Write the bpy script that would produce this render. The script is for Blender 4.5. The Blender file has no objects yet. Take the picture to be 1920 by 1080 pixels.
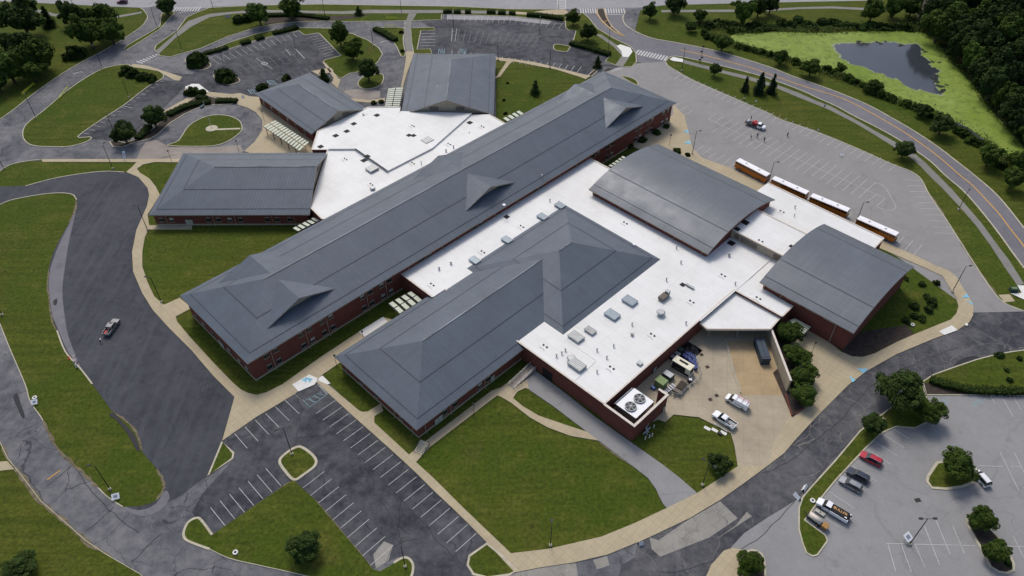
import bpy, math, random
from math import radians as R, sin, cos, pi, sqrt, floor
from mathutils import Vector as V, Matrix, noise
from mathutils.geometry import tessellate_polygon
random.seed(7)
scn = bpy.context.scene
COL = scn.collection

# ------------------------------------------------------------------ camera, sky, sun
FPX, PITCH, ROLL, HC = 1423.14, R(43.2683), R(-0.16654), 145.0
Fw = V((0, cos(PITCH), -sin(PITCH))); Rt = V((1, 0, 0)); Up = Rt.cross(Fw)
R2 = cos(ROLL)*Rt + sin(ROLL)*Up; U2 = -sin(ROLL)*Rt + cos(ROLL)*Up
cam = bpy.data.objects.new('camera', bpy.data.cameras.new('camera')); COL.objects.link(cam)
cam.data.sensor_width = 36; cam.data.lens = FPX/1920*36; cam.data.clip_end = 4000; cam.data.clip_start = 1
m3 = Matrix((R2, U2, -Fw)).transposed(); cam.matrix_world = Matrix.Translation((0, 0, HC)) @ m3.to_4x4()
scn.camera = cam
w = bpy.data.worlds.new('World'); scn.world = w; w.use_nodes = True
nt = w.node_tree; bg = nt.nodes['Background']; sky = nt.nodes.new('ShaderNodeTexSky')
sky.sky_type = 'NISHITA'; sky.sun_disc = False; sky.sun_elevation = R(52); sky.sun_rotation = R(-14)
sky.dust_density = 3.5; sky.air_density = 1.0; sky.ozone_density = 1.2
nt.links.new(sky.outputs[0], bg.inputs[0]); bg.inputs[1].default_value = 0.087
sun = bpy.data.objects.new('sun', bpy.data.lights.new('sun', 'SUN')); COL.objects.link(sun)
sun.data.energy = 1.0; sun.data.angle = R(18); sun.data.color = (1, .96, .9)
sd = V((sin(R(-14))*cos(R(52)), cos(R(-14))*cos(R(52)), sin(R(52))))
sun.rotation_euler = sd.to_track_quat('Z', 'Y').to_euler()
scn.view_settings.view_transform = 'Standard'; scn.view_settings.look = 'None'
scn.view_settings.exposure = 0.72; scn.view_settings.gamma = 1

def G(x, y, z=0.0):                       # the point of the plane at height z seen at photo pixel x, y
    d = Fw*FPX + R2*(x-960) - U2*(y-540); t = (HC-z)/-d.z
    return V((d.x*t, d.y*t, z))
def depth(p): return (V(p)-V((0, 0, HC))).dot(Fw)
AZ = R(44.91764); D1 = V((sin(AZ), cos(AZ), 0)); D2 = V((D1.y, -D1.x, 0))
def B(u, v, z=0.0): return D1*u + D2*v + V((0, 0, z))    # school axes

# ------------------------------------------------------------------ materials
class NT:
    def __init__(s, name, rough=.8, metal=0, spec=.3):
        s.m = bpy.data.materials.new(name); s.m.use_nodes = True; s.t = s.m.node_tree
        s.b = s.t.nodes['Principled BSDF']; s.b.inputs['Roughness'].default_value = rough
        s.b.inputs['Metallic'].default_value = metal; s.b.inputs['Specular IOR Level'].default_value = spec
        s.tc = s.t.nodes.new('ShaderNodeTexCoord')
    def n(s, ty, **k):
        o = s.t.nodes.new(ty)
        for a, b in k.items(): setattr(o, a, b)
        return o
    def l(s, a, b): s.t.links.new(a, b)
    def noise(s, sc, det=3, rough=.6, co=None, st=None):
        o = s.n('ShaderNodeTexNoise'); o.inputs['Scale'].default_value = sc; o.inputs['Detail'].default_value = det
        o.inputs['Roughness'].default_value = rough
        c = co or s.tc.outputs['Object']
        if st:
            mp = s.n('ShaderNodeMapping'); mp.inputs['Scale'].default_value = st[0]; mp.inputs['Rotation'].default_value = (0, 0, st[1]); s.l(c, mp.inputs[0]); c = mp.outputs[0]
        s.l(c, o.inputs['Vector']); return o.outputs['Fac']
    def ramp(s, fac, pts):
        o = s.n('ShaderNodeValToRGB'); e = o.color_ramp.elements
        while len(e) < len(pts): e.new(.5)
        for i, (p, c) in enumerate(pts):
            e[i].position = p; e[i].color = (c if isinstance(c, tuple) else (c, c, c)) + (1,)
        s.l(fac, o.inputs[0]); return o.outputs[0]
    def mix(s, fac, a, b, mode='MIX'):
        o = s.n('ShaderNodeMix', data_type='RGBA', blend_type=mode)
        for i, v in ((0, fac), (6, a), (7, b)):
            if isinstance(v, (int, float)): o.inputs[i].default_value = v if i == 0 else (v, v, v, 1)
            elif isinstance(v, tuple): o.inputs[i].default_value = v + (1,)
            else: s.l(v, o.inputs[i])
        return o.outputs[2]
    def math(s, op, a, b=0.0, c=None):
        o = s.n('ShaderNodeMath', operation=op)
        for i, v in enumerate((a, b) if c is None else (a, b, c)):
            if isinstance(v, (int, float)): o.inputs[i].default_value = v
            else: s.l(v, o.inputs[i])
        return o.outputs[0]
    def out(s, c): s.l(c, s.b.inputs['Base Color']); return s.m
    def bump(s, h, d=.05, st=.5):
        o = s.n('ShaderNodeBump'); o.inputs['Strength'].default_value = st; o.inputs['Distance'].default_value = d
        s.l(h, o.inputs['Height']); s.l(o.outputs[0], s.b.inputs['Normal'])

def plain(name, c, rough=.6, metal=0, spec=.4, var=.12, sc=1.5):
    q = NT(name, rough, metal, spec); f = q.noise(sc, 4)
    a = tuple(x*(1-var) for x in c); b = tuple(min(1, x*(1+var)) for x in c)
    return q.out(q.ramp(f, [(.3, a), (.7, b)]))
def grass_mat(name, c0, c1, c2, ang=.9):
    q = NT(name, .95, 0, .1)
    big = q.noise(.022, 5, .7); mid = q.noise(.11, 5, .75); fine = q.noise(1.1, 5, .8)
    a = q.mix(q.ramp(big, [(.40, 0.), (.60, 1.)]), c0, c1)
    a = q.mix(q.math('MULTIPLY', q.ramp(mid, [(.50, 0.), (.66, 1.)]), .7), a, c2)
    a = q.mix(q.math('MULTIPLY', q.ramp(q.noise(.07, 6, .8, co=None, st=((1, 1, 1), 1.3)), [(.54, 0.), (.68, 1.)]), .45), a, (.085, .068, .022))
    st = q.noise(1.0, 3, .6, st=((.045, .55, 1), ang))
    a = q.mix(q.math('MULTIPLY', q.ramp(st, [(.42, 0.), (.60, .5)]), q.ramp(big, [(.42, .2), (.55, 1.)])), a, (c0[0]*.62, c0[1]*.66, c0[2]*.7))
    a = q.mix(1, a, q.ramp(fine, [(.30, .50), (.70, 1.45)]), 'MULTIPLY')
    q.bump(fine, .12, .6)
    return q.out(a)
def asphalt_mat(name, dark, light, crack=0., seal=(.018, .019, .024), csc=.07, streak=0., bias=(.35, .7)):
    q = NT(name, .88, 0, .25)
    big = q.noise(.05, 5, .7); mid = q.noise(.35, 5, .7); fine = q.noise(6, 4, .8)
    f = q.math('ADD', q.math('MULTIPLY', big, .6), q.math('MULTIPLY', mid, .4))
    a = q.mix(q.ramp(f, [(bias[0], 0.), (bias[1], 1.)]), dark, light)
    if streak:
        sf = q.noise(.5, 3, .6, st=((1, .07, 1), .3)); a = q.mix(q.ramp(sf, [(.45, 0.), (.7, streak)]), a, tuple(x*1.35 for x in light))
    if crack:
        nz = q.n('ShaderNodeTexNoise'); nz.inputs['Scale'].default_value = .12; nz.inputs['Detail'].default_value = 4
        q.l(q.tc.outputs['Object'], nz.inputs['Vector'])
        vm = q.n('ShaderNodeVectorMath', operation='MULTIPLY_ADD'); vm.inputs[1].default_value = (9, 9, 0)
        q.l(nz.outputs['Color'], vm.inputs[0]); q.l(q.tc.outputs['Object'], vm.inputs[2])
        for sc_, wd, th in ((csc, .0085, .40), (csc*3.1, .010, .55)):
            vo = q.n('ShaderNodeTexVoronoi', feature='DISTANCE_TO_EDGE'); vo.inputs['Scale'].default_value = sc_
            q.l(vm.outputs[0], vo.inputs['Vector'])
            ln = q.ramp(vo.outputs['Distance'], [(0., 1.), (wd if sc_ == csc else wd*1.6, 0.)])
            mk = q.ramp(q.noise(.045 if sc_ == csc else .09, 2), [(th, 0.), (th+.08, 1.)])
            a = q.mix(q.math('MULTIPLY', q.math('MULTIPLY', ln, mk), crack), a, seal)
    bl = q.noise(.16, 6, .8, st=((1, 1, 1), .7)); a = q.mix(q.ramp(bl, [(.55, 0.), (.66, .4)]), a, tuple(x*.62 for x in dark)); a = q.mix(q.ramp(q.noise(.23, 6, .85, st=((1, .5, 1), 2.)), [(.56, 0.), (.70, .45)]), a, tuple(min(1, x*1.18) for x in light))
    a = q.mix(1, a, q.ramp(fine, [(.3, .84), (.7, 1.16)]), 'MULTIPLY')
    return q.out(a)
def concrete_mat(name, c, joint=1.5, rot=0., jc=.82, stain=.5):
    q = NT(name, .9, 0, .25)
    mp = q.n('ShaderNodeMapping'); mp.inputs['Rotation'].default_value = (0, 0, rot); q.l(q.tc.outputs['Object'], mp.inputs[0])
    br = q.n('ShaderNodeTexBrick', offset=0.); br.inputs['Scale'].default_value = 1
    br.inputs['Brick Width'].default_value = joint; br.inputs['Row Height'].default_value = joint
    br.inputs['Mortar Size'].default_value = .05; br.inputs['Color1'].default_value = (1, 1, 1, 1)
    br.inputs['Color2'].default_value = (.95, .95, .97, 1); br.inputs['Mortar'].default_value = (jc, jc, jc, 1)
    q.l(mp.outputs[0], br.inputs[0])
    a = q.mix(q.ramp(q.noise(.12, 5, .7), [(.35, 0.), (.7, 1.)]), c, tuple(x*(1-.3*stain) for x in c))
    a = q.mix(q.ramp(q.noise(.5, 4, .7), [(.55, 0.), (.75, stain*.5)]), a, (c[0]*.75, c[1]*.68, c[2]*.6))
    a = q.mix(1, a, br.outputs[0], 'MULTIPLY')
    a = q.mix(1, a, q.ramp(q.noise(4, 4), [(.3, .92), (.7, 1.08)]), 'MULTIPLY')
    return q.out(a)
def roof_mat(name, c, period=.45, depth_=.8, rough=.50, metal=.12):
    q = NT(name, rough, metal, .35)
    sx = q.n('ShaderNodeSeparateXYZ'); q.l(q.tc.outputs['UV'], sx.inputs[0])
    fr = q.math('FRACT', q.math('MULTIPLY', sx.outputs[0], 1/period))
    ln = q.ramp(fr, [(0., 1.), (.16, 1.), (.3, 0.), (.86, 0.), (1., 1.)])
    a = q.mix(q.ramp(q.noise(.12, 4, .7), [(.35, 0.), (.7, 1.)]), c, tuple(x*1.22 for x in c))
    a = q.mix(q.ramp(q.noise(1, 3, .6, co=q.tc.outputs['UV'], st=((1.1, .05, 1), 0)), [(.4, 0.), (.7, .3)]), a, tuple(x*.72 for x in c))
    a = q.mix(q.math('MULTIPLY', ln, depth_), a, tuple(x*.42 for x in c))
    q.bump(ln, .06, .55)
    q.l(q.ramp(q.noise(.2, 3), [(.3, rough-.07), (.7, rough+.1)]), q.b.inputs['Roughness'])
    return q.out(a)
def brick_mat(name, c):
    q = NT(name, .9, 0, .2)
    a = q.mix(q.ramp(q.noise(.4, 5, .7), [(.3, 0.), (.7, 1.)]), c, (c[0]*.68, c[1]*.7, c[2]*.75))
    a = q.mix(q.ramp(q.noise(5, 3, .7, st=((1, 1, 3.5), 0)), [(.35, 0.), (.65, .5)]), a, (c[0]*1.5, c[1]*1.35, c[2]*1.3))
    return q.out(a)
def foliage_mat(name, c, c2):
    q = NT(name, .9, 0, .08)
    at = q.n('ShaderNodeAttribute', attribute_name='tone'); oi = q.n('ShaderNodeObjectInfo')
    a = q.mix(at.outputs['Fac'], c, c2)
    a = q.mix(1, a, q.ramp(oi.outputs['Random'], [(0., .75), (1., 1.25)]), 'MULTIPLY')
    q.b.inputs['Subsurface Weight'].default_value = 0
    return q.out(a)
def membrane_mat():
    q = NT('white_membrane', .55, 0, .3)
    br = q.n('ShaderNodeTexBrick', offset=.0); mp = q.n('ShaderNodeMapping'); mp.inputs['Rotation'].default_value = (0, 0, AZ)
    q.l(q.tc.outputs['Object'], mp.inputs[0]); q.l(mp.outputs[0], br.inputs[0])
    br.inputs['Scale'].default_value = 1; br.inputs['Brick Width'].default_value = 30; br.inputs['Row Height'].default_value = 3
    br.inputs['Mortar Size'].default_value = .035
    br.inputs['Color1'].default_value = (1, 1, 1, 1); br.inputs['Color2'].default_value = (.965, .97, .97, 1); br.inputs['Mortar'].default_value = (.8, .8, .8, 1)
    a = q.mix(q.ramp(q.noise(.07, 4, .7), [(.4, 0.), (.75, 1.)]), (.76, .76, .735), (.66, .65, .61))
    a = q.mix(q.ramp(q.noise(.35, 6, .8), [(.55, 0.), (.74, .4)]), a, (.52, .50, .45))
    a = q.mix(1, a, br.outputs[0], 'MULTIPLY'); return q.out(a)
def algae_mat():
    q = NT('algae', .75, 0, .3)
    a = q.mix(q.ramp(q.noise(.03, 4, .7), [(.35, 0.), (.7, 1.)]), (.155, .23, .016), (.26, .33, .065))
    a = q.mix(q.ramp(q.noise(.3, 6, .8), [(.47, 0.), (.62, .8)]), a, (.085, .145, .016))
    a = q.mix(q.ramp(q.noise(1.2, 4, .8), [(.56, 0.), (.70, .7)]), a, (.045, .085, .016))
    q.bump(q.noise(1.0, 4), .15, .5); return q.out(a)

M = {}
M['grass'] = grass_mat('grass', (.052, .080, .009), (.078, .092, .013), (.112, .112, .022), -.62)
M['grass2'] = grass_mat('shaded_lawn', (.044, .060, .012), (.058, .070, .016), (.070, .074, .022), 2.2)
M['asphalt_dark'] = asphalt_mat('asphalt_dark', (.034, .036, .045), (.078, .081, .092), .35, csc=.05, streak=.30)
M['asphalt_worn'] = asphalt_mat('asphalt_worn', (.070, .073, .086), (.205, .203, .204), .8, csc=.075, bias=(.38, .62))
M['asphalt_lot'] = asphalt_mat('asphalt_lot', (.028, .030, .038), (.125, .127, .134), .75, csc=.055, bias=(.40, .66))
M['asphalt_east'] = asphalt_mat('asphalt_east', (.040, .042, .050), (.17, .168, .17), 1., seal=(.20, .19, .16), csc=.13, bias=(.42, .72))
M['asphalt_light'] = asphalt_mat('asphalt_light', (.235, .228, .22), (.29, .28, .268), .25, seal=(.15, .15, .15), csc=.03)
M['asphalt_grey'] = asphalt_mat('asphalt_grey', (.235, .233, .23), (.285, .28, .275), .3, seal=(.15, .15, .15), csc=.03)
M['asphalt_mid'] = asphalt_mat('asphalt_mid', (.14, .135, .15), (.20, .195, .205), .2)
M['asphalt_path'] = asphalt_mat('asphalt_path', (.19, .185, .165), (.25, .245, .22), .4, seal=(.1, .1, .1))
M['asphalt_top'] = asphalt_mat('asphalt_top', (.27, .265, .27), (.34, .335, .335), .15)
M['patch'] = asphalt_mat('patched_concrete', (.23, .22, .195), (.33, .315, .28), .8, seal=(.06, .06, .06), csc=.18)
M['concrete'] = concrete_mat('tan_concrete', (.47, .395, .26), 1.5, .77)
M['yard'] = concrete_mat('yard_concrete', (.44, .375, .27), 3.5, .2, .8, .8)
M['ramp'] = concrete_mat('ramp_concrete', (.45, .335, .19), 4, .2, .82, 1.)
M['kerb'] = plain('kerb_concrete', (.46, .42, .31), .9, var=.18, sc=.6)
M['newcon'] = plain('new_concrete', (.72, .71, .66), .85, var=.06)
M['pinkcon'] = concrete_mat('worn_slab', (.33, .29, .25), 3.0, .3, .8, 1.)
M['white'] = plain('white_paint', (.50, .50, .485), .8, var=.25, sc=2)
M['faded'] = plain('faded_paint', (.56, .55, .52), .85, var=.25, sc=2)
M['wornline'] = plain('worn_paint', (.20, .20, .205), .85, var=.5, sc=1)
M['yellow'] = plain('yellow_paint', (.62, .34, .06), .8, var=.15)
M['blue'] = plain('blue_paint', (.22, .47, .60), .8, var=.2)
M['hatch'] = plain('pale_blue_paint', (.24, .38, .42), .8, var=.2)
M['mulch'] = plain('mulch', (.045, .033, .025), .95, var=.4, sc=1)
M['roof'] = roof_mat('standing_seam_metal', (.112, .134, .162))
M['roof2'] = roof_mat('curved_metal', (.112, .126, .145), .45, .12, .38)
M['dirt'] = plain('bare_dirt', (.15, .125, .075), .95, var=.45, sc=.8)
M['sealant'] = plain('sealant', (.022,.023,.028), .8)
M['seam'] = plain('roof_joint', (.045, .056, .075), .6)
M['fascia'] = plain('fascia', (.34, .27, .21), .7)
M['membrane'] = membrane_mat()
M['coping'] = plain('coping', (.62, .55, .47), .6)
M['brick'] = brick_mat('red_brick', (.160, .056, .041))
M['tanwall'] = plain('tan_panel', (.37, .325, .25), .85)
M['stone'] = plain('pale_stone', (.38, .33, .24), .9)
M['dark'] = plain('dark_metal', (.012, .013, .015), .6)
M['darkglass'] = plain('dark_glass', (.012, .016, .022), .12, 0, .8)
M['blind'] = plain('window_blind', (.42, .41, .36), .6)
M['black'] = plain('black', (.008, .008, .009), .8)
M['galv'] = plain('galvanised', (.34, .36, .37), .5, .4)
M['blugrey'] = plain('bluegrey_metal', (.26, .32, .37), .45, .3)
M['louver'] = plain('louver', (.17, .145, .12), .8)
M['slat'] = plain('canopy_panel', (.50, .54, .42), .55)
M['whitecar'] = plain('white_car_paint', (.80, .81, .82), .25, 0, .6, .02)
M['silver'] = plain('silver_paint', (.30, .31, .33), .3, .5, .6, .04)
M['greycar'] = plain('grey_car_paint', (.20, .205, .215), .3, .4, .6, .04)
M['red'] = plain('red_paint', (.42, .012, .03), .25, 0, .6, .05)
M['darkcar'] = plain('dark_blue_paint', (.035, .045, .07), .22, .3, .6, .05)
M['maroon'] = plain('maroon_paint', (.14, .01, .04), .3)
M['orange'] = plain('bus_yellow', (.60, .19, .012), .4, 0, .5, .06)
M['busroof'] = plain('bus_roof', (.86, .85, .86), .5, 0, .3, .04)
M['tyre'] = plain('tyre', (.012, .012, .012), .9)
M['hub'] = plain('hub_metal', (.35, .35, .36), .4, .6)
M['cream'] = plain('cream_paint', (.72, .68, .52), .5)
M['green'] = plain('green_metal', (.17, .24, .09), .6)
M['dkgreen'] = plain('dark_green', (.03, .06, .045), .6)
M['blueplastic'] = plain('blue_plastic', (.008, .03, .17), .45)
M['bluebin'] = plain('pale_blue_lid', (.12, .22, .5), .4)
M['navy'] = plain('navy_metal', (.025, .045, .068), .55)
M['orangep'] = plain('orange_plastic', (.75, .14, .03), .5)
M['redstripe'] = plain('barricade_red', (.5, .05, .06), .6)
M['yellowm'] = plain('yellow_metal', (.55, .58, .03), .5)
M['bark'] = plain('bark', (.055, .042, .03), .95)
M['wood'] = plain('wood_box', (.36, .19, .06), .7)
M['skin'] = plain('skin', (.42, .26, .18), .6)
M['fan'] = plain('fan_blade', (.16, .16, .17), .5)
M['text'] = plain('sign_letters', (.75, .42, .16), .5)
M['textw'] = plain('white_letters', (.8, .78, .74), .5)
M['algae'] = algae_mat()
M['algaeedge'] = plain('thin_algae', (.20, .25, .12), .5, var=.3, sc=.5)
wq = NT('pond_water', .12, 0, .5); M['water'] = wq.out(wq.ramp(wq.noise(.02, 3), [(.3, (.030, .036, .044)), (.7, (.05, .058, .07))]))
M['weed'] = plain('dark_weed', (.008, .010, .007), .8)
FOL = {'light2': foliage_mat('foliage_scrub', (.022, .036, .009), (.085, .115, .030)),
       'mid': foliage_mat('foliage_mid', (.020, .040, .007), (.088, .135, .024)),
       'dark': foliage_mat('foliage_dark', (.017, .032, .009), (.064, .100, .023)),
       'light': foliage_mat('foliage_light', (.022, .042, .007), (.085, .135, .02)),
       'conifer': foliage_mat('foliage_conifer', (.010, .022, .011), (.035, .064, .024)),
       'hedge': foliage_mat('foliage_hedge', (.014, .026, .006), (.056, .085, .016)),
       'forest': foliage_mat('foliage_forest', (.012, .024, .008), (.046, .076, .018))}

# ------------------------------------------------------------------ mesh builder
def tag(o, label=None, cat=None, group=None, kind=None):
    if label: o['label'] = label
    if cat: o['category'] = cat
    if group: o['group'] = group
    if kind: o['kind'] = kind
    return o
def worldloc(o):
    p = V((0, 0, 0))
    while o: p += o.location; o = o.parent
    return p
class MB:
    def __init__(s): s.v = []; s.f = []; s.m = []; s.uv = {}
    def poly(s, pts, mi=0, uv=None):
        k = len(s.v); s.v += [V(p) for p in pts]; s.f.append(list(range(k, k+len(pts)))); s.m.append(mi)
        if uv: s.uv[len(s.f)-1] = uv
        return s
    def prism(s, pts, z0, z1, mi=0, top=None, bottom=True):       # pts: xy list
        n = len(pts); k = len(s.v)
        s.v += [V((p[0], p[1], z0)) for p in pts] + [V((p[0], p[1], z1)) for p in pts]
        for a, b, c in tessellate_polygon([[V((p[0], p[1], 0)) for p in pts]]):
            s.f.append([k+n+a, k+n+b, k+n+c]); s.m.append(mi if top is None else top)
            if bottom: s.f.append([k+c, k+b, k+a]); s.m.append(mi)
        for i in range(n):
            j = (i+1) % n; s.f.append([k+i, k+j, k+n+j, k+n+i]); s.m.append(mi)
        return s
    def flat(s, pts, z, mi=0):
        k = len(s.v); s.v += [V((p[0], p[1], z)) for p in pts]
        for a, b, c in tessellate_polygon([[V((p[0], p[1], 0)) for p in pts]]): s.f.append([k+a, k+b, k+c]); s.m.append(mi)
        return s
    def box(s, c, sz, rz=0, mi=0):
        x, y, z = sz[0]/2, sz[1]/2, sz[2]/2; k = len(s.v); cr, sr = cos(rz), sin(rz)
        for a, b, d in ((-x, -y, -z), (x, -y, -z), (x, y, -z), (-x, y, -z), (-x, -y, z), (x, -y, z), (x, y, z), (-x, y, z)):
            s.v.append(V((c[0]+a*cr-b*sr, c[1]+a*sr+b*cr, c[2]+d)))
        for f in ((3, 2, 1, 0), (4, 5, 6, 7), (0, 1, 5, 4), (1, 2, 6, 5), (2, 3, 7, 6), (3, 0, 4, 7)): s.f.append([k+i for i in f]); s.m.append(mi)
        return s
    def tube(s, a, b, r, r2=None, n=8, mi=0):
        a = V(a); b = V(b); r2 = r if r2 is None else r2; d = (b-a).normalized()
        x = d.orthogonal().normalized(); y = d.cross(x); k = len(s.v)
        for p, q in ((a, r), (b, r2)):
            for i in range(n): t = 2*pi*i/n; s.v.append(p + x*cos(t)*q + y*sin(t)*q)
        for i in range(n): j = (i+1) % n; s.f.append([k+i, k+j, k+n+j, k+n+i]); s.m.append(mi)
        s.f.append([k+n-1-i for i in range(n)]); s.m.append(mi); s.f.append([k+n+i for i in range(n)]); s.m.append(mi)
        return s
    def ribbon(s, pts, wd, z, h=None, mi=0, closed=False):        # strip along a line of xy points
        n = len(pts); P = [V((p[0], p[1], 0)) for p in pts]; Ls = []; Rs = []
        for i in range(n):
            a = P[(i-1) % n] if closed or i else P[i]; b = P[(i+1) % n] if closed or i < n-1 else P[i]
            d = (b-a); d = d.normalized() if d.length > 1e-6 else V((1, 0, 0)); nn = V((-d.y, d.x, 0))*wd/2
            Ls.append(P[i]+nn); Rs.append(P[i]-nn)
        for i in range(n if closed else n-1):
            j = (i+1) % n; a, b, c, d = Ls[i], Ls[j], Rs[j], Rs[i]
            if h is None: s.poly([(q.x, q.y, z) for q in (d, c, b, a)], mi)
            else:
                k = len(s.v); s.v += [V((q.x, q.y, z)) for q in (d, c, b, a)] + [V((q.x, q.y, z+h)) for q in (d, c, b, a)]
                for f in ((4, 5, 6, 7), (0, 1, 5, 4), (2, 3, 7, 6)) + (((1, 2, 6, 5), (3, 0, 4, 7)) if not closed else ()): s.f.append([k+t for t in f]); s.m.append(mi)
        return s
    def build(s, name, mats, parent=None, local=False, smooth=False):
        off = V((0, 0, 0)) if local else worldloc(parent) if parent else V((0, 0, 0))
        me = bpy.data.meshes.new(name); me.from_pydata([tuple(q-off) for q in s.v], [], s.f)
        for mt in (mats if isinstance(mats, (list, tuple)) else [mats]): me.materials.append(M[mt] if isinstance(mt, str) else mt)
        me.polygons.foreach_set('material_index', s.m)
        if s.uv:
            ul = me.uv_layers.new(name='UVMap')
            for fi, uv in s.uv.items():
                for li, c in zip(me.polygons[fi].loop_indices, uv): ul.data[li].uv = c
        if smooth: me.polygons.foreach_set('use_smooth', [True]*len(me.polygons))
        me.update(); o = bpy.data.objects.new(name, me); COL.objects.link(o); o.parent = parent
        return o
def thing(name, label, cat, loc, rz=0, group=None):
    o = bpy.data.objects.new(name, None); COL.objects.link(o); o.location = loc; o.rotation_euler = (0, 0, rz); o.empty_display_size = .3
    return tag(o, label, cat, group)
def kids(o): return [c for c in bpy.data.objects if c.parent == o]
def copy_tree(o, loc, rz, label, scale=None, group=None):
    c = o.copy(); COL.objects.link(c); c.location = loc; c.rotation_euler = (0, 0, rz); c['label'] = label
    if scale: c.scale = scale
    if group: c['group'] = group
    for k in KID[o.name]:
        d = k.copy(); COL.objects.link(d); d.parent = c
        for g in KID.get(k.name, []): e = g.copy(); COL.objects.link(e); e.parent = d
    return c
KID = {}
def reg(o):                                        # remember the children of a prototype
    ks = kids(o); KID[o.name] = ks
    for k in ks: KID[k.name] = kids(k)
    return o
def cr(pts, closed=True, sub=5):                   # Catmull-Rom through points
    n = len(pts); out = []
    for i in range(n if closed else n-1):
        p = [V(pts[(i+k) % n] if closed else pts[min(max(i+k, 0), n-1)]) for k in (-1, 0, 1, 2)]
        for t in range(sub):
            t /= sub
            out.append(.5*((2*p[1]) + (p[2]-p[0])*t + (2*p[0]-5*p[1]+4*p[2]-p[3])*t*t + (3*p[1]-p[0]-3*p[2]+p[3])*t**3))
    if not closed: out.append(V(pts[-1]))
    return out
def W(px, z=0): return [G(x, y, z) for x, y in px]
def struct(name, mb, mat): return tag(mb.build(name, mat), kind='structure')

# ------------------------------------------------------------------ ground, roads, lawns, pavements (the setting)
gm = MB(); S_ = 1500; NG = 30
pond_px = [(1372,66),(1390,62),(1420,64),(1450,60),(1534,62),(1608,59.5),(1700,59.5),(1740,66),(1767,90),(1793,127),(1827,163),(1853,200),(1883,233),(1920,277),(1975,340),(1960,350),(1920,322),(1880,293),(1853,267),(1817,243),(1793,230),(1760,210),(1717,197),(1673,180),(1620,160),(1600,147),(1537,127),(1480,108),(1440,98),(1400,84),(1374,76)]
pond = cr(W(pond_px), True, 4)
gm.poly([(-S_, -300, 0), (S_, -300, 0), (S_, 1800, 0), (-S_, 1800, 0)])
struct('ground', gm, 'grass')

a0 = MB()   # north drives and the lots among them
N_px = [(-90,275),(0,225),(20,210),(67,173),(133,128),(200,92),(247,63),(267,48),(278,28),(263,14),(263,4),(1240,4),(1200,20),(1190,60),(1190,130),(1130,150),(1107,143),(1043,128),(960,112),(930,109),(930,240),(480,290),(345,300),(78,301),(50,303),(20,309),(0,321),(-90,365)]
a0.flat(W(N_px), .02); struct('driveway', a0, 'asphalt_worn')
a0 = MB(); a0.flat(W([(-100,-70),(2050,-70),(2050,-25),(1700,-2),(1620,1.5),(1440,5),(1376,6.5),(1243,10),(1214,14),(1190,17.5),(1085,17.5),(1050,17),(960,17),(850,12),(720,10),(600,8),(480,10),(400,12.5),(392,15),(335,17),(300,13),(262,14.5),(200,12),(80,6),(-20,2),(-100,0)]), .045)
struct('main_road', a0, 'asphalt_top')
E_out = [(1214,14),(1173,22),(1168,33),(1173,47),(1193,60),(1223,72),(1267,80),(1327,92),(1360,100),(1440,125),(1483,142),(1540,162),(1580,177),(1627,197),(1673,222),(1717,248),(1760,277),(1795,304),(1828,330),(1872,369),(1920,428),(1990,520)]
E_in = [(1995,640),(1920,503),(1897,472),(1872,437),(1838,394),(1807,359),(1773,330),(1747,305),(1717,283),(1680,259),(1640,237),(1600,217),(1567,199),(1533,184),(1505,171),(1457,153),(1417,140),(1333,119),(1280,107.5),(1262,106),(1252,110),(1248,115),(1195,117),(1190,100),(1173,87),(1147,73),(1120,57),(1103,33),(1093,26),(1088,16)]
a0 = MB(); a0.flat(cr(W(E_out), False, 4)+cr(W(E_in), False, 4), .055); struct('side_road', a0, 'asphalt_mid')
a0 = MB(); a0.flat(W([(1130,135),(1193,119),(1248,114),(1253,123),(1270,133),(1300,150),(1440,211),(1460,222),(1523,243),(1573,263),(1627,287),(1673,307),(1707,320),(1727,335),(1743,365),(1760,388),(1780,420),(1800,453),(1823,488),(1837,508),(1863,547),(1877,562),(1888,570),(1925,584),(1826,586),(1790,560),(1680,480),(1450,372),(1250,260),(1200,215),(1130,155)]), .035)
struct('bus_lot', a0, 'asphalt_light')
a0 = MB(); a0.flat(W([(-140,480),(0,607),(20,657),(47,720),(57,753),(80,787),(100,830),(133,867),(167,897),(200,930),(230,950),(262,955),(292,940),(307,918),(370,903),(392,890),(417,827),(480,783),(552,740),(603,706),(700,800),(912,1016),(960,1055),(1000,1060),(1150,1030),(1250,985),(1350,930),(1440,860),(1490,805),(1560,738),(1650,670),(1760,620),(1810,600),(1826,584),(1930,583),(2150,590),(2150,1200),(1200,1260),(-200,1260),(-200,900)]), .02)
struct('ring_road', a0, 'asphalt_worn')
a0 = MB(); lot_w = cr(W([(48,348.5),(110,333),(187,322),(233,323),(260,333),(277,353),(280,366),(276,387),(256,432),(248,473),(250,510),(267,550),(287,582),(317,615),(360,658),(412,716)]), False, 4)+W([(440,745),(415,830),(390,893)])+cr(W([(370,905),(330,935),(262,958),(235,951),(270,948),(298,935),(307,915),(304,897),(293,877),(267,847),(257,813),(233,787),(213,773),(200,757),(173,720),(150,690),(123,660),(107,620),(93,573),(90,517),(97,483),(110,453),(130,417),(142,390),(144,374),(133,364),(93,362.5),(27,373),(0,383),(-90,420),(-90,372),(0,350)]), False, 4)
a0.flat(lot_w, .04); struct('resurfaced_lot', a0, 'asphalt_dark')
a0 = MB()
a0.flat(cr(W([(142,396),(128,424),(106,470),(92,520),(96,580),(110,620),(128,660),(150,688),(137,655),(127,625),(121,590),(117,545),(122,500),(130,450)]), True, 3), .05)
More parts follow.
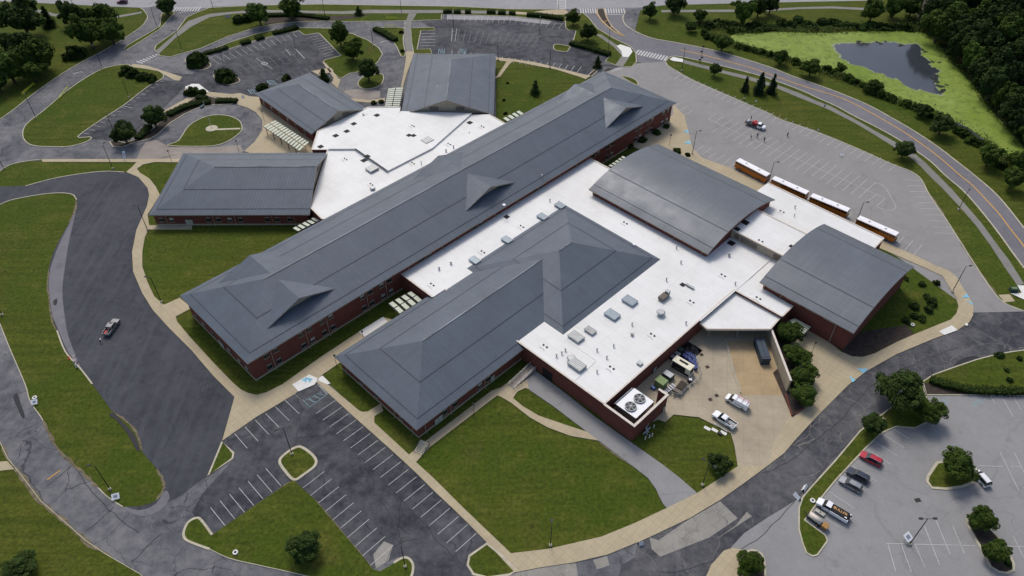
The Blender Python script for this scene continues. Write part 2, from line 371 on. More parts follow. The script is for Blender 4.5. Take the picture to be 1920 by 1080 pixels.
a0.flat(cr(W([(233,950),(262,957),(292,945),(310,920),(318,935),(300,958),(270,968),(245,962)]), True, 3), .06)
struct('worn_edge', a0, 'asphalt_mid')
dv = MB()
def ragged(px, w0, seed=0):
    P = cr(W(px), False, 14); n = len(P); Lp = []; Rp = []
    for i, p in enumerate(P):
        d = (P[min(i+1, n-1)]-P[max(i-1, 0)]).normalized(); nn = V((-d.y, d.x, 0)); e = min(1, i/6, (n-1-i)/6)
        Lp.append(p+nn*w0*e*(.12+abs(noise.noise(V((i*.13, seed, 0))))*.9+abs(noise.noise(V((i*.6, seed, 4))))*.3)); Rp.append(p-nn*w0*e*(.12+abs(noise.noise(V((i*.11, seed+9, 0))))*.9+abs(noise.noise(V((i*.55, seed+9, 4))))*.3))
    for i in range(n-1): dv.poly([(*q.to_2d(), .085) for q in (Rp[i], Rp[i+1], Lp[i+1], Lp[i])])
for i_, (pl, w_) in enumerate((([(80,787),(100,830),(133,867),(167,897),(185,915)], .9), ([(25,875),(47,900),(77,940),(120,977),(160,1013),(215,1048)], 1.1), ([(0,829),(15,860),(30,880)], .7), ([(92,500),(90,540),(97,600),(107,620)], .6), ([(293,878),(304,897),(307,916),(293,938)], .9), ([(213,773),(233,787),(257,813),(267,847)], .5), ([(142,375),(142,392),(129,418)], .8),
    ([(1797,448),(1823,489),(1850,528),(1870,552)], .8), ([(1740,362),(1760,388),(1780,420)], .6), ([(1440,212),(1460,222),(1485,230)], .7), ([(585,930),(640,995),(700,1066)], .35), ([(480,947),(520,920),(550,900)], .35), ([(1110,800),(1123,827),(1190,878)], .5), ([(1230,918),(1243,945)], .5), ([(333,290),(300,297)], .5), ([(1440,505),(1460,520)], .3))): ragged(pl, w_, i_*3.7)
struct('worn_verge', dv, 'dirt')
pa = MB()
for pl in ([(1788,686),(1799,676),(1812,670),(1827,668),(1837,672),(1820,679),(1802,685)], [(25,745),(33,738),(40,760),(47,780),(42,784),(33,765)], [(213,775),(230,792),(252,815),(262,845),(255,842),(238,812),(220,790),(205,778)], [(100,565),(107,560),(107,570),(102,573)], [(640,745),(655,752),(650,762),(638,756)]): pa.flat(cr(W(pl), True, 3), .082)
struct('dark_patches', pa, 'sealant')
a0 = MB()
a0.flat(W([(417,827),(480,783),(552,740),(603,706),(912,1016),(880,1045),(884,1082),(775,1090),(772,1050),(745,1045),(700,1068),(590,937),(550,900),(480,947),(398,1003),(372,974),(360,960),(380,925),(437,862),(440,850)]), .03)
a0.flat(W([(395,108),(480,78),(560,60),(575,66),(598,64),(640,104),(607,118),(628,146),(560,150),(480,182),(440,176),(395,174),(365,160),(345,165),(310,200),(262,240),(240,268),(171,260),(146,256),(150,250),(187,227),(233,197),(277,163),(300,150),(330,152),(342,150),(320,136),(360,140)]), .03)
a0.flat(W([(788,40),(838,36),(960,39),(1033,46),(1062,46),(1080,58),(1068,84),(1102,95),(1143,106),(1135,115),(1103,140),(1043,127),(960,112),(930,109),(810,101),(782,93),(790,58),(816,56)]), .04)
struct('car_park', a0, 'asphalt_lot')
a0 = MB()
a0.flat(W([(1920,741),(2150,741),(2150,1260),(1330,1150),(1350,1060),(1372,1025),(1395,1000),(1440,970),(1493,938),(1530,925),(1570,860),(1640,800),(1700,760),(1737,741)]), .035)
struct('visitor_car_park', a0, 'asphalt_grey')
a0 = MB(); a0.flat(W([(1195,1018),(1350,930),(1440,860),(1490,805),(1560,738),(1650,670),(1760,620),(1826,584),(1930,583),(2150,590),(2150,660),(1897,661),(1830,676),(1727,718),(1613,809),(1523,908),(1493,940),(1440,972),(1400,1000),(1376,1030),(1330,1100),(1150,1120),(1165,1060),(1190,1045)]), .03); struct('east_drive', a0, 'asphalt_east')
a0 = MB()
for pl in ([(838,28),(960,31.5),(1035,39.5),(1028,46),(960,38.5),(838,36.5)],): a0.flat(W(pl), .07)
struct('apron', a0, 'asphalt_top')
a0 = MB()
for pl in ([(1218,1008),(1235,1013),(1290,975),(1350,940),(1383,972),(1330,1008),(1238,1044),(1222,1030)], [(1112,1050),(1138,1043),(1143,1060),(1120,1068)], [(960,1067),(1080,1056),(1085,1090),(900,1100)],
           [(700,1040),(720,1015),(737,1022),(728,1052),(705,1066)]): a0.flat(W(pl), .05)
a0.flat(W([(1400,960),(1380,985),(1330,1020),(1345,1010),(1410,968)]), .055)
struct('patched_slabs', a0, 'patch')
a0 = MB()
for pl in ([(273,267),(293,262),(318,276),(400,276),(450,272),(457,283),(445,292),(345,299.5),(256,299.5),(264,280)], [(643,171),(660,167.5),(690,169),(713,171),(713,183),(690,187),(665,186)]): a0.flat(W(pl), .045)
struct('entrance_slabs', a0, 'pinkcon')

lawn = MB(); lawn2 = MB(); kerb = MB(); pave = MB(); bed = MB()
def isl(px, sm=True, mb=None, kw=.32, sub=4, ring=True, z=.14):
    P = cr(W(px), True, sub) if sm else W(px)
    (mb or lawn).prism([(p.x, p.y) for p in P], .0, z, bottom=False)
    if ring: kerb.ribbon(P, kw, .0, z+.046, closed=True)
def edge(px, wd=.3, h=.15, sm=True): kerb.ribbon(cr(W(px), False, 4) if sm else W(px), wd, 0.0, h)
isl([(290,93),(293,85),(333,57),(350,33),(367,25),(393,15),(480,10.5),(600,8.5),(720,10.5),(850,12.5),(960,17.5),(1055,18.5),(1090,26),(1060,42),(1040,39),(960,31),(838,27.5),(828,28),(827,37.5),(794,38.5),(756,39.5),(650,41),(613,40),(560,41),(513,46),(480,52),(427,69),(377,91),(343,100),(320,107),(300,105)], False)
isl([(237,121),(197,128),(160,147),(123,173),(83,207),(50,233),(43,253),(50,267),(67,274),(100,275.5),(130,275),(160,267),(171,260),(167,257),(146,256.5),(187,227),(233,197),(277,163),(306,146),(297,133),(250,126)], sub=3)
isl([(233,92),(240,85),(300,50),(303,27),(310,23),(328,22),(325,27),(300,55),(253,85),(237,94)], False)
isl([(347,112),(363,128),(378,132),(395,124),(388,113),(372,100)], mb=bed); isl([(400,143),(423,158),(433,159),(450,152),(440,143),(420,132)], mb=bed)
isl([(383,100),(430,80),(480,64),(513,57),(560,52.5),(620,53.5),(662,64),(690,76),(710,90),(717,102),(710,115),(702,122),(673,135),(655,138),(640,147.5),(633,145),(607,119),(608,113),(640,104.5),(635,100),(600,64),(596,62),(573,66),(568,64),(561,58),(513,68),(480,76),(430,92),(385,107)], False)
isl([(671,157),(677,148),(688,143),(713,139),(719,143),(717,155),(708,163),(690,167.5),(677,165)])
isl([(698,55),(713,52.5),(757,53),(756,70),(757,85),(760,103),(752,105),(740,82),(715,65)], sub=3)
isl([(770,53),(813,52),(816,57),(789,58),(782,93),(807,92),(810,101),(776,101),(772,80)], False)
isl([(1061,53),(1066,57),(1080,58),(1075,77),(1068,82),(1102,95),(1143,106),(1135,115),(1153,122),(1168,126),(1185,125),(1193,117),(1192,100),(1183,88),(1152,73),(1120,54),(1103,33),(1093,25),(1062,20),(1060,42)], False)
isl([(1038,90),(1042,83.5),(1067,87),(1068,90),(1062,97),(1043,95)]); isl([(1104,141),(1115,131),(1122,130),(1110,143)], mb=bed)
isl([(1120,17.5),(1132,16.5),(1137,33),(1147,50),(1160,62),(1172,68),(1157,63),(1140,50),(1127,37),(1120,25)], mb=bed, sm=False)
isl([(1165,143),(1185,147),(1194,153),(1196,160),(1187,157)])
isl([(206,266),(212,264),(235,268),(262,260),(290,240),(312,215),(346,200),(363,180),(347,172),(349,163),(362,160),(376,168),(390,180),(410,186),(436,186),(446,192),(430,196),(400,197),(370,203),(345,215),(320,230),(296,252),(280,261),(250,268),(230,276),(212,275)], mb=bed, sm=False)
isl([(315,273),(335,264),(352,239),(372,225),(395,217),(425,217),(448,226),(454,240),(449,250),(430,264),(405,273),(370,275)], sub=4)
# lawns and islands in the south
isl([(347,1010),(345,997),(353,980),(367,972),(377,975),(398,1003),(480,947),(550,900),(590,937),(700,1068),(713,1072),(740,1056),(753,1047),(765,1047),(773,1058),(773,1077),(760,1110),(600,1105),(580,1080),(530,1070),(480,1059),(430,1047),(393,1030)], False, ring=False)
edge([(393,1030),(360,1018),(347,1010),(345,997),(353,980),(367,972),(377,975),(398,1003)], .5, .17); edge([(738,1056),(753,1047),(765,1047),(774,1058),(773,1077),(762,1100)], .5, .17); edge([(393,1030),(430,1047),(480,1059),(530,1070),(600,1086)], .15, .15)
isl([(525,868),(530,856),(553,840),(568,840),(590,858),(591,873),(570,890),(552,900),(536,885)], kw=.6)
isl([(417,829),(438,850),(436,860),(391,892)], False, kw=.5)
isl([(913,1020),(880,1043),(877,1060),(888,1077),(915,1084),(955,1078),(968,1070),(940,1042)], False, kw=.5)
isl([(1518,917),(1505,933),(1498,953),(1498,993),(1505,1020),(1512,1037),(1523,1043),(1532,1041),(1551,1015),(1547,1004),(1508,976),(1540,933),(1567,900),(1623,840),(1653,812),(1680,800),(1715,803),(1742,790),(1748,765),(1735,742),(1727,717),(1690,750),(1613,808),(1567,863)], False, kw=.3)
isl([(1770,866),(1757,868),(1740,893),(1738,903),(1747,915),(1773,917),(1803,913),(1825,905),(1828,880),(1800,860)], False, kw=.6)
isl([(1813,983),(1814,973),(1823,972),(1850,985),(1883,1020),(1900,1057),(1900,1070),(1888,1075),(1873,1073),(1857,1063),(1840,1030)], False, kw=.5, mb=bed)
isl([(2100,655),(1920,657),(1897,660),(1868,665),(1830,675),(1792,688),(1750,703),(1730,716),(1738,741),(1920,741),(2100,741)], False, kw=.3)
isl([(1395,1040),(1410,1032),(1428,1040),(1434,1062),(1430,1095),(1398,1095),(1390,1065)], mb=bed, kw=.4)
bed.flat(W([(1731,718),(1760,718),(1800,733),(1850,738),(1850,741),(1738,741)]), .16)
isl([(-160,700),(0,829),(15,860),(47,900),(77,940),(120,977),(160,1013),(200,1040),(262,1076),(300,1110),(300,1400),(-400,1400)], False, kw=.12, z=.06)
# bare kerbs along the drives
edge([(-40,250),(20,210),(67,173),(133,128),(200,92),(247,63),(267,48),(277,33),(270,20),(263,15)]); edge([(-40,345),(0,321),(20,309),(50,302.5),(78,299)])
edge(E_out[1:-1], .45); edge(E_in[1:22], .45)
edge([(48,349),(110,333),(187,322),(233,323)]); edge([(0,384),(27,374),(93,363),(133,364),(144,375)])
edge([(0,607),(20,657),(47,720),(57,753),(80,787),(100,830),(133,867),(167,897),(200,930),(230,950)], .2, .06)
edge([(107,620),(123,660),(150,690),(173,720)], .35, .1)
edge([(1248,116),(1253,124),(1270,134),(1300,152),(1440,212),(1460,223),(1573,264),(1673,308),(1707,321),(1727,336),(1743,366),(1780,421),(1823,489),(1863,548),(1888,571),(1920,583)], .3, .1)

def walk(px, sm=False, z=.17, mb=None): (mb or pave).prism([(p.x, p.y) for p in (cr(W(px), True, 3) if sm else W(px))], 0, z, bottom=False)
walk([(78,299),(345,298.5),(350,305),(290,304.5),(268,309),(257,317),(263,325),(280,335),(292,350),(300,366),(287,387),(277,403),(280,423),(360,423),(360,430.5),(279,431),(272,445),(267,472),(267,500),(277,530),(290,557),(307,572),(313,570),(337,559),(360,578),(330,594),(332,603),(357,633),(400,680),(437,718),(452,731),(467,738),(482,741),(500,736),(530,721),(600,671),(673,623),(718,595),(742,602),(700,640),(637,681),(602,705),(613,720),(673,770),(680,773),(690,772),(714,757),(719,771),(702,781),(702,793),(767,853),(795,830),(842,794),(922,733),(940,727),(985,692),(1002,696),(1037,722),(1015,745),(1000,733),(985,728),(970,735),(962,747),(980,762),(1010,780),(1060,797),(1100,810),(1123,827),(1070,818),(1027,802),(993,783),(960,757),(940,745),(932,742),(807,838),(780,867),(813,897),(863,947),(910,992),(958,1038),(1027,1030),(1127,1007),(1193,980),(1250,953),(1307,925),(1383,875),(1377,837),(1370,813),(1310,783),(1263,778),(1247,792),(1233,787),(1195,805),(1130,757),(1300,600),(1480,560),(1500,600),(1577,660),(1597,669),(1617,670),(1640,663),(1683,641),(1713,628),(1747,614),(1782,600),(1793,588),(1797,575),(1793,560),(1782,542),(1767,518),(1728,500),(1640,462),(1450,375),(1250,300),(1185,275),(1215,250),(1235,235),(1262,215),(1262,190),(1265,198),(1283,217),(1291,248),(1298,278),(1317,297),(1360,312),(1397,328),(1680,464),(1717,480),(1753,498),(1777,507),(1793,520),(1805,540),(1818,560),(1825,575),(1824,592),(1817,605),(1797,618),(1747,637),(1680,665),(1627,695),(1593,720),(1563,750),(1530,783),(1493,823),(1470,850),(1440,873),(1390,910),(1350,938),(1293,972),(1213,1010),(1140,1040),(1077,1055),(1010,1065),(965,1074),(913,1018),(880,984),(847,952),(813,920),(780,887),(740,850),(700,814),(667,785),(643,763),(620,742),(596,719),(588,711),(552,740),(480,783),(417,827),(440,745),(400,705),(360,658),(317,615),(287,582),(267,550),(250,510),(248,473),(256,432),(276,387),(280,366),(277,353),(260,333),(237,323),(250,312),(256,304.5),(80,304)])
walk([(-30,868),(14,865),(27,880),(-30,886)], z=.1); walk([(247,120),(277,124),(342,145),(336,152),(327,151),(297,134),(248,125)]); walk([(305,210),(362,178),(370,182),(312,215)], z=.2)
walk([(347,163),(360,158),(373,158),(393,173),(433,177),(450,175),(467,181),(490,183),(512,205),(600,270),(590,290),(470,288),(458,284),(478,266),(492,245),(492,225),(480,211),(466,203),(447,197),(436,186),(393,181),(375,174),(355,170)])
walk([(604,116),(612,120),(633,147),(639,150),(633,166),(622,156),(626,147)]); walk([(584,134),(620,127),(626,134),(600,142)])
walk([(762,97),(773,96),(776,101),(760,147),(755,164),(752,163),(760,120)]); walk([(930,108),(960,111),(1002,117),(1043,127),(1093,140),(1107,143),(1098,149),(1088,145),(1043,131),(962,115.5),(955,121),(938,144),(928,148),(926,144),(932,143),(950,116),(930,113)])
walk([(650,184),(690,188),(722,184),(722,190),(690,193),(655,190)]); walk([(1320,1090),(1333,1060),(1357,1033),(1373,1028),(1396,1032),(1388,1065),(1396,1095)])
walk([(1872,553),(1893,552),(1903,565),(1883,567)], z=.06); walk([(960,22),(987,24),(1023,20),(1057,18),(1068,24),(1057,28),(1010,27.5),(987,28),(960,27)], z=.19)
struct('lawn', lawn, 'grass'); struct('kerb', kerb, 'kerb'); struct('pavement', pave, 'concrete'); struct('planting_bed', bed, 'mulch')
pt = MB()
for pl in ([(480,19),(560,20.5),(640,22),(690,19),(830,19.5),(960,22),(960,27),(830,25),(770,25.5),(690,25.5),(640,27),(560,25),(480,24),(433,27),(393,33),(360,50),(328,73),(298,102),(290,98),(320,72),(353,40),(388,28),(397,26),(433,23)],
           [(767,25),(782,25),(773,40),(770,57),(773,87),(774,97),(762,97),(757,67),(758,47)],
           [(1117,65),(1127,65),(1158,86),(1168,84),(1156,89),(1165,97),(1180,108),(1168,125),(1154,122),(1166,105),(1150,88)]): walk(pl, z=.19, mb=pt)
for pl in ([(1281,112),(1327,124),(1355,132),(1400,142),(1457,159),(1497,174),(1533,190),(1557,199),(1607,226),(1640,245),(1680,267),(1715,288),(1735,305),(1758,328),(1783,353),(1813,387),(1840,418),(1872,462),(1892,488),(1920,532),(1908,536),(1883,500),(1857,460),(1830,423),(1797,385),(1767,353),(1745,332),(1727,313),(1703,292),(1680,278),(1640,253),(1607,233),(1557,207),(1533,197),(1493,181),(1455,165),(1400,149),(1353,137),(1330,131),(1280,118)],
           [(68,17),(103,26),(150,27),(217,30),(267,21.5),(265,25),(217,34),(150,31),(103,31),(66,22)], [(1240,19),(1376,18),(1440,17),(1500,13.5),(1560,12),(1620,15),(1690,18),(1690,21),(1620,19),(1560,16),(1500,17),(1440,21),(1376,22.5),(1240,23)]): walk(pl, z=.04, mb=pt)
struct('path', pt, 'asphalt_path')
ap = MB(); walk([(993,732),(1037,762),(1100,810),(1123,827),(1160,855),(1193,880),(1215,897),(1230,918),(1243,945),(1250,953),(1307,925),(1275,897),(1240,870),(1183,830),(1117,783),(1060,738),(1000,693),(985,703)], z=.175, mb=ap); struct('service_drive', ap, 'asphalt_grey')
yd = MB(); walk([(1263,778),(1310,783),(1370,813),(1377,837),(1383,875),(1440,873),(1450,830),(1480,782),(1474,745),(1445,620),(1320,630),(1210,720),(1170,780),(1195,803),(1233,787),(1247,792)], z=.18, mb=yd); struct('service_yard', yd, 'yard')
rp = MB(); rp.flat(W([(1361,640),(1437,640),(1455,690),(1472,742),(1390,742)]), .19); struct('truck_ramp', rp, 'ramp')
nc = MB()
for pl in ([(1156,87),(1163,84),(1182,90),(1186,98),(1178,108),(1167,107),(1165,97)], [(1255,112),(1262,107.5),(1281,111.5),(1280,117.5),(1262,115)], [(1907,536),(1995,536),(1995,552),(1935,552),(1995,552),(1995,569),(1925,565),(1894,551),(1915,550)],
           [(1760,622),(1784,611),(1795,620),(1770,629)], [(347,164),(360,158),(373,158),(392,173),(378,176),(366,166),(352,169)], [(594,713),(605,705),(620,720),(613,722)], [(673,623),(718,595),(727,604),(684,632)], [(1808,608),(1813,606),(1815,610),(1811,612)], [(548,722),(580,703),(598,711),(590,722),(560,735)]): nc.flat(W(pl), .215)
struct('new_concrete', nc, 'newcon')
md = MB()
for pl in ([(1190,268),(1185,250),(1215,225),(1250,207),(1263,222),(1235,240),(1210,262)], [(1577,663),(1600,670),(1625,669),(1715,628),(1700,610),(1600,625)], [(700,28),(640,38),(560,40),(500,46),(490,40),(520,31),(600,31)],
           [(1140,128),(1150,130),(1130,136)]): md.flat(W(pl), .16)
md.flat(W([(1449,700),(1485,782),(1506,768),(1502,700),(1480,640),(1460,600),(1448,612),(1470,680)]), .2)
struct('mulch', md, 'mulch')
# pond
pw = MB(); al = MB()
al.flat([(p.x, p.y) for p in pond], .06)
wp = W([(1562,90),(1580,84),(1627,80),(1680,81),(1717,87),(1730,103),(1745,122),(1755,135),(1748,150),(1760,170),(1765,178),(1733,171),(1700,162),(1687,151),(1657,140),(1627,130),(1597,117),(1573,104)])
wq_ = cr(wp, True, 10); jag = []
for i, p in enumerate(wq_):
    n_ = noise.noise(V((p.x*.25, p.y*.25, 0)))*2.6 + noise.noise(V((p.x*.9, p.y*.9, 3)))*1.2
    c_ = V((sum(q.x for q in wq_)/len(wq_), sum(q.y for q in wq_)/len(wq_), 0)); d_ = (p-c_).normalized(); jag.append(p+d_*n_)
te = MB(); te.flat([(c_ + (p-c_)*1.045).to_2d() for p in jag], .075)
struct('thin_algae', te, 'algaeedge')
pw.flat([(p.x, p.y) for p in jag], .09)
pw.flat(W([(1791,228),(1800,232),(1815,240),(1830,250),(1845,262),(1838,262),(1820,252),(1800,243),(1788,236)]), .09)
struct('algae', al, 'algae'); struct('pond', pw, 'water')
wd_ = MB(); rr = random.Random(3)
for x, y, s in [(1612,81,9),(1622,83,8),(1645,79,5),(1652,82,6),(1660,78,4),(1690,84,7),(1685,87,5),(1728,93,6),(1735,97,5),(1730,107,5),(1748,116,5),(1752,128,5),(1757,142,6),(1750,147,9),(1758,152,9),(1762,163,10),(1770,168,8),(1775,160,5),(1765,172,8),(1742,118,4),(1762,117,4)]:
    for k in range(4):
        c = G(x+rr.uniform(-s, s)*.5, y+rr.uniform(-s, s)*.28); m_ = depth(c)/FPX*s*.55; n = 11
        wd_.flat([(c.x+cos(2*pi*i/n)*m_*rr.uniform(.5, 1.2), c.y+sin(2*pi*i/n)*m_*rr.uniform(.5, 1.2)) for i in range(n)], .1+.004*k)
tag(wd_.build('water_weed', 'weed'), 'dark weed floating round the open water of the pond', 'weed', kind='stuff')

# ------------------------------------------------------------------ painted markings
mw = MB(); mf = MB(); my = MB(); mh = MB(); mbp = MB(); sealm = MB()
ZM = .075; mq = MB()
def line(mb, a, b, wd=.11, z=ZM): mb.ribbon([G(*a), G(*b)], wd, z)
def stalls(mb, a0, b0, a1, b1, n=None, wd=.11, sp=2.743, z=ZM):
    A0, B0, A1, B1 = G(*a0), G(*b0), G(*a1), G(*b1)
    n = n or max(2, round((A1-A0).length/sp)+1)
    for i in range(n): t = i/(n-1); mb.ribbon([A0.lerp(A1, t), B0.lerp(B1, t)], wd, z)
def T(c, r, x, y): return (480*c+x/3, 360*r+y/3)
stalls(mw, T(1,2,338,167), T(1,2,447,93), T(1,2,1122,945), T(1,2,1240,840), 19)
stalls(mw, T(1,2,265,585), T(1,2,385,492), T(1,2,642,1022), T(1,2,772,908), 10)
stalls(mw, (527,911), (499,879), (423,987), (395,952), 7)
stalls(mw, (440,813.3), (464,841), (553,739), (580,764), 7)
stalls(mf, T(1,2,220,55), T(1,2,300,132), T(1,2,345,0), T(1,2,400,60), 2)
mh.ribbon([G(*T(1,2,220,55)), G(*T(1,2,300,132)), G(*T(1,2,405,55)), G(*T(1,2,360,10))], .15, ZM)
for i in range(8): t = i/7; line(mh, T(1,2,265+110*t, 90-50*t), T(1,2,330+75*t, 115-75*t) if i % 2 else T(1,2,300+80*t, 130-95*t), .12, ZM)
stalls(mf, (1264,148), (1279,139), (1664,321.7), (1681,308.5))
stalls(mf, (1335.8,247.5), (1372.5,224.2), (1609.4,371.7), (1641.4,342.5))
line(mf, (1354,236), (1626,357)); line(mf, (1328,223), (1343,212.5)); line(mf, (1340,229), (1359,218)); line(mf, (1328,223), (1354,236))
stalls(mf, (1626,378), (1643,365), (1644,386), (1660,372), 2); line(mf, (1626,357), (1660,372))
mf.ribbon(cr(W([(1641,342),(1648,344),(1656,349),(1662,355),(1671,371),(1679,386),(1678,391),(1670,395),(1660,394),(1651,391),(1643,386)]), False, 4), .12, ZM)
stalls(mf, (1303,285), (1321,272.5), (1712.7,478), (1729,459)); stalls(mf, (1266.7,198.3), (1280,190.8), (1283.3,215.8), (1299,207.5), 3)
for a in [(75,45,280,50),(125,110,295,113),(155,175,340,178),(193,238,390,240),(240,303,450,305),(275,370,480,372),(325,438,535,442),(360,505,580,508),(405,575,625,578),(435,643,670,647)]: line(mf, (1680+a[0]/6, 330+a[1]/6), (1680+a[2]/6, 330+a[3]/6))
T3 = lambda x, y: T(3, 2, x, y)
stalls(mw, T3(635,278), T3(765,358), T3(250,705), T3(400,808), 10); line(mf, T3(667,230), T3(795,310))
for a in [(675,905,718,1055),(750,905,805,1055),(825,900,882,1030),(880,800,965,1020),(940,757,1025,960),(1038,795,1105,955),(665,898,1165,910),(1335,912,1440,915),(1180,460,1320,465),(1365,463,1415,465),(1305,385,1410,600),(1385,385,1440,500),(1380,860,1440,980),(1310,65,1380,185),(1375,65,1425,150),(1250,65,1275,110)]:
    line(mw if a[1] > 400 or a[0] > 1300 else mf, T3(a[0], a[1]), T3(a[2], a[3]), .12)
for x0 in (950, 1150):
    for k in range(5): line(mh, T3(x0+k*14, 130-k*4), T3(x0+30+k*10, 85-k*2), .1)
    mh.ribbon(W([T3(x0-10, 70), T3(x0+10, 130)]), .12, ZM)
stalls(mw, (839.7,28.5), (838.7,38.5), (960,32), (955,44), z=.1); stalls(mw, (972,32.5), (966,44), (1055.5,43), (1047.5,54), z=.1)
stalls(mq, (850,55), (846.5,78), (1013,66), (997,88), wd=.14); line(mq, (856,65), (1005,77), .1)
mw.ribbon(W([(848,54),(856.5,54),(853,78),(846.5,78)]), .15, ZM+.01, closed=True)
stalls(mf, (848,94), (847,102), (1090,125), (1082,136), wd=.14)
for k in range(5): y = 380+k*34; line(mf, (720+410/6, y/6), (720+575/6, (y-2)/6), .16)
for cx in (826, 866): mh.ribbon(W([(cx-3,92),(cx+8,92),(cx+7,101),(cx-4,101)]), .2, ZM+.01, closed=True); [line(mh, (cx-2+k*2.5, 93), (cx+1+k*2.5, 100), .15, ZM+.01) for k in range(3)]
stalls(mw, (395,109), (410,119), (548.5,61.7), (557.5,71)); stalls(mf, (578.5,71.5), (601,66.5), (608.5,106.5), (635,99), 9)
stalls(mq, (425,131), (441,143), (552,88.5), (573,111), 11); line(mq, (433,137), (562,100), .1)
mw.ribbon(W([(535.7,92.5),(545,104),(556,100.5),(553,91),(571,110)]), .2, ZM+.01); mw.ribbon(W([(490,119),(498,123),(502,119),(494,116.5)]), .35, ZM+.01, closed=True); line(mw, (480,109), (511,130), .15)
stalls(mq, (517,147), (527,154), (592,121), (601,130)); stalls(mf, (300,152), (307,153.5), (157,250), (168,252))
stalls(mq, (365,167), (352,161), (255,245), (270,250), wd=.12); line(mw, (224,197), (248,203), .2)
for c in ((483,168), (506,155), (470,172)):
    for k in range(4): line(mh, (c[0]-5+k*4, c[1]-4), (c[0]+2+k*4, c[1]+4), .15)
    mh.ribbon(W([(c[0]-6,c[1]-4),(c[0]+7,c[1]-4),(c[0]+14,c[1]+4),(c[0]+1,c[1]+4)]), .15, ZM+.006, closed=True)
# crosswalks
def zebra(mb, a, b, hw, n, duty=.5, z=ZM):
    A, B_ = G(*a), G(*b); d = (B_-A)/n; nn = V((-d.y, d.x, 0)).normalized()*hw
    for i in range(n): p = A+d*i; q = p+d*duty; mb.poly([(*(p-nn).to_2d(), z), (*(q-nn).to_2d(), z), (*(q+nn).to_2d(), z), (*(p+nn).to_2d(), z)])
zebra(mw, (322,17.5), (377,17.5), 2.2, 11); zebra(mw, (1088,20.5), (1120,20.5), 2.6, 7); zebra(mw, (1135,20.5), (1174,20.5), 2.6, 8)
zebra(mw, (1193,97.5), (1252,110.5), 2.2, 11, .55); zebra(mf, (758,39), (771,52.5), 0.01, 1)
for k in range(6): line(mw, (758.5-k*.3, 39.5+k*2.4), (772.5-k*.3, 39.5+k*2.4), .7)
for k in range(7): t = k/6; line(mw, (256+36*t, 115-13*t), (268+27*t, 119-15*t), .6)
for k in range(6): line(mw, (1142+k*3.4, 131.5-k*.9), (1151+k*3.4, 134-k*.9), .35)
line(mw, (1136,27), (1167,27.5), .45, .08); line(mw, (1046,0), (1046.5,17), .5, .08); line(mw, (1060.5,0), (1060.5,17), .4, .08)
for k in range(6): line(mf, (1048,1+k*3), (1060,1+k*3), .5, .08)
line(mf, (-60,-7.5), (1040,-1.5), .5, .08)
yl = cr(W([(1275,94),(1317,103),(1355,113),(1400,125),(1440,138.5),(1507,162),(1580,185),(1653,223),(1707,256),(1757,292),(1801,330),(1823,347.5),(1847,373),(1872,400),(1897,433),(1920,463),(1985,560)]), False, 5)
my.ribbon(yl, .36, .09)
my.ribbon(cr(W([(1120,16.5),(1119,26),(1127,38),(1140,51),(1158,64),(1170,68)]), False, 3), .3, .18); my.ribbon(cr(W([(1133,16),(1138,33),(1148,50),(1162,62),(1172,68)]), False, 3), .3, .18)
for a in ((1128,44,1140,38), (1143,54,1148,49), (1158,63,1162,60)): line(my, a[:2], a[2:], .3, .18)
line(my, (89,900), (113,882), .22)
for pl in ([T(1,1,255,1060), T(1,1,290,1043), T(1,1,285,1075)], [T(1,1,285,1045), T(1,1,320,1055), T(1,1,300,1078)], [(1803,559),(1812,551),(1817,559)], [(1809,564),(1822,568),(1824,573)], [(1606,692),(1628,692),(1619,701)], [(1592,705),(1604,714),(1598,718)], [(1281,248),(1290,244),(1291,251)], [(1281,269),(1292,264),(1296,271)]): mbp.flat(W(pl), .23)
for x, y, s in ((138,138.5,1), (713,80,1), (334,25,1)):       # turn arrows
    c = G(x, y); mw.ribbon([c, c+V((2.2, 1.6, 0)), c+V((3.2, 1.2, 0))], .4, ZM)
# longitudinal seal lines
for ln in ([(607,785),(700,880),(780,965),(845,1040)], [(672,905),(700,935),(740,975),(768,1000)], [(640,890),(690,880),(700,930)], [(1240,1075),(1330,1055),(1420,1010),(1500,930),(1570,850),(1640,790)], [(1430,890),(1500,850),(1570,790),(1640,720),(1720,680),(1800,650)], [(120,850),(160,905),(205,955),(260,1000)], [(90,910),(150,860)], [(245,1055),(303,1000)], [(160,1000),(215,950)], [(27,820),(70,790)]):
    P = cr(W(ln), False, 6); P = [p+V((noise.noise(p*.3), noise.noise(p*.3+V((9, 0, 0))), 0))*.8 for p in P]; sealm.ribbon(P, .12, .058)
struct('road_markings', mw, 'white'); struct('faded_parking_lines', mf, 'faded'); struct('worn_parking_lines', mq, 'wornline'); struct('yellow_road_lines', my, 'yellow'); struct('pale_blue_hatching', mh, 'hatch'); struct('blue_pavement_marks', mbp, 'blue')
struct('crack_sealant', sealm, 'sealant')

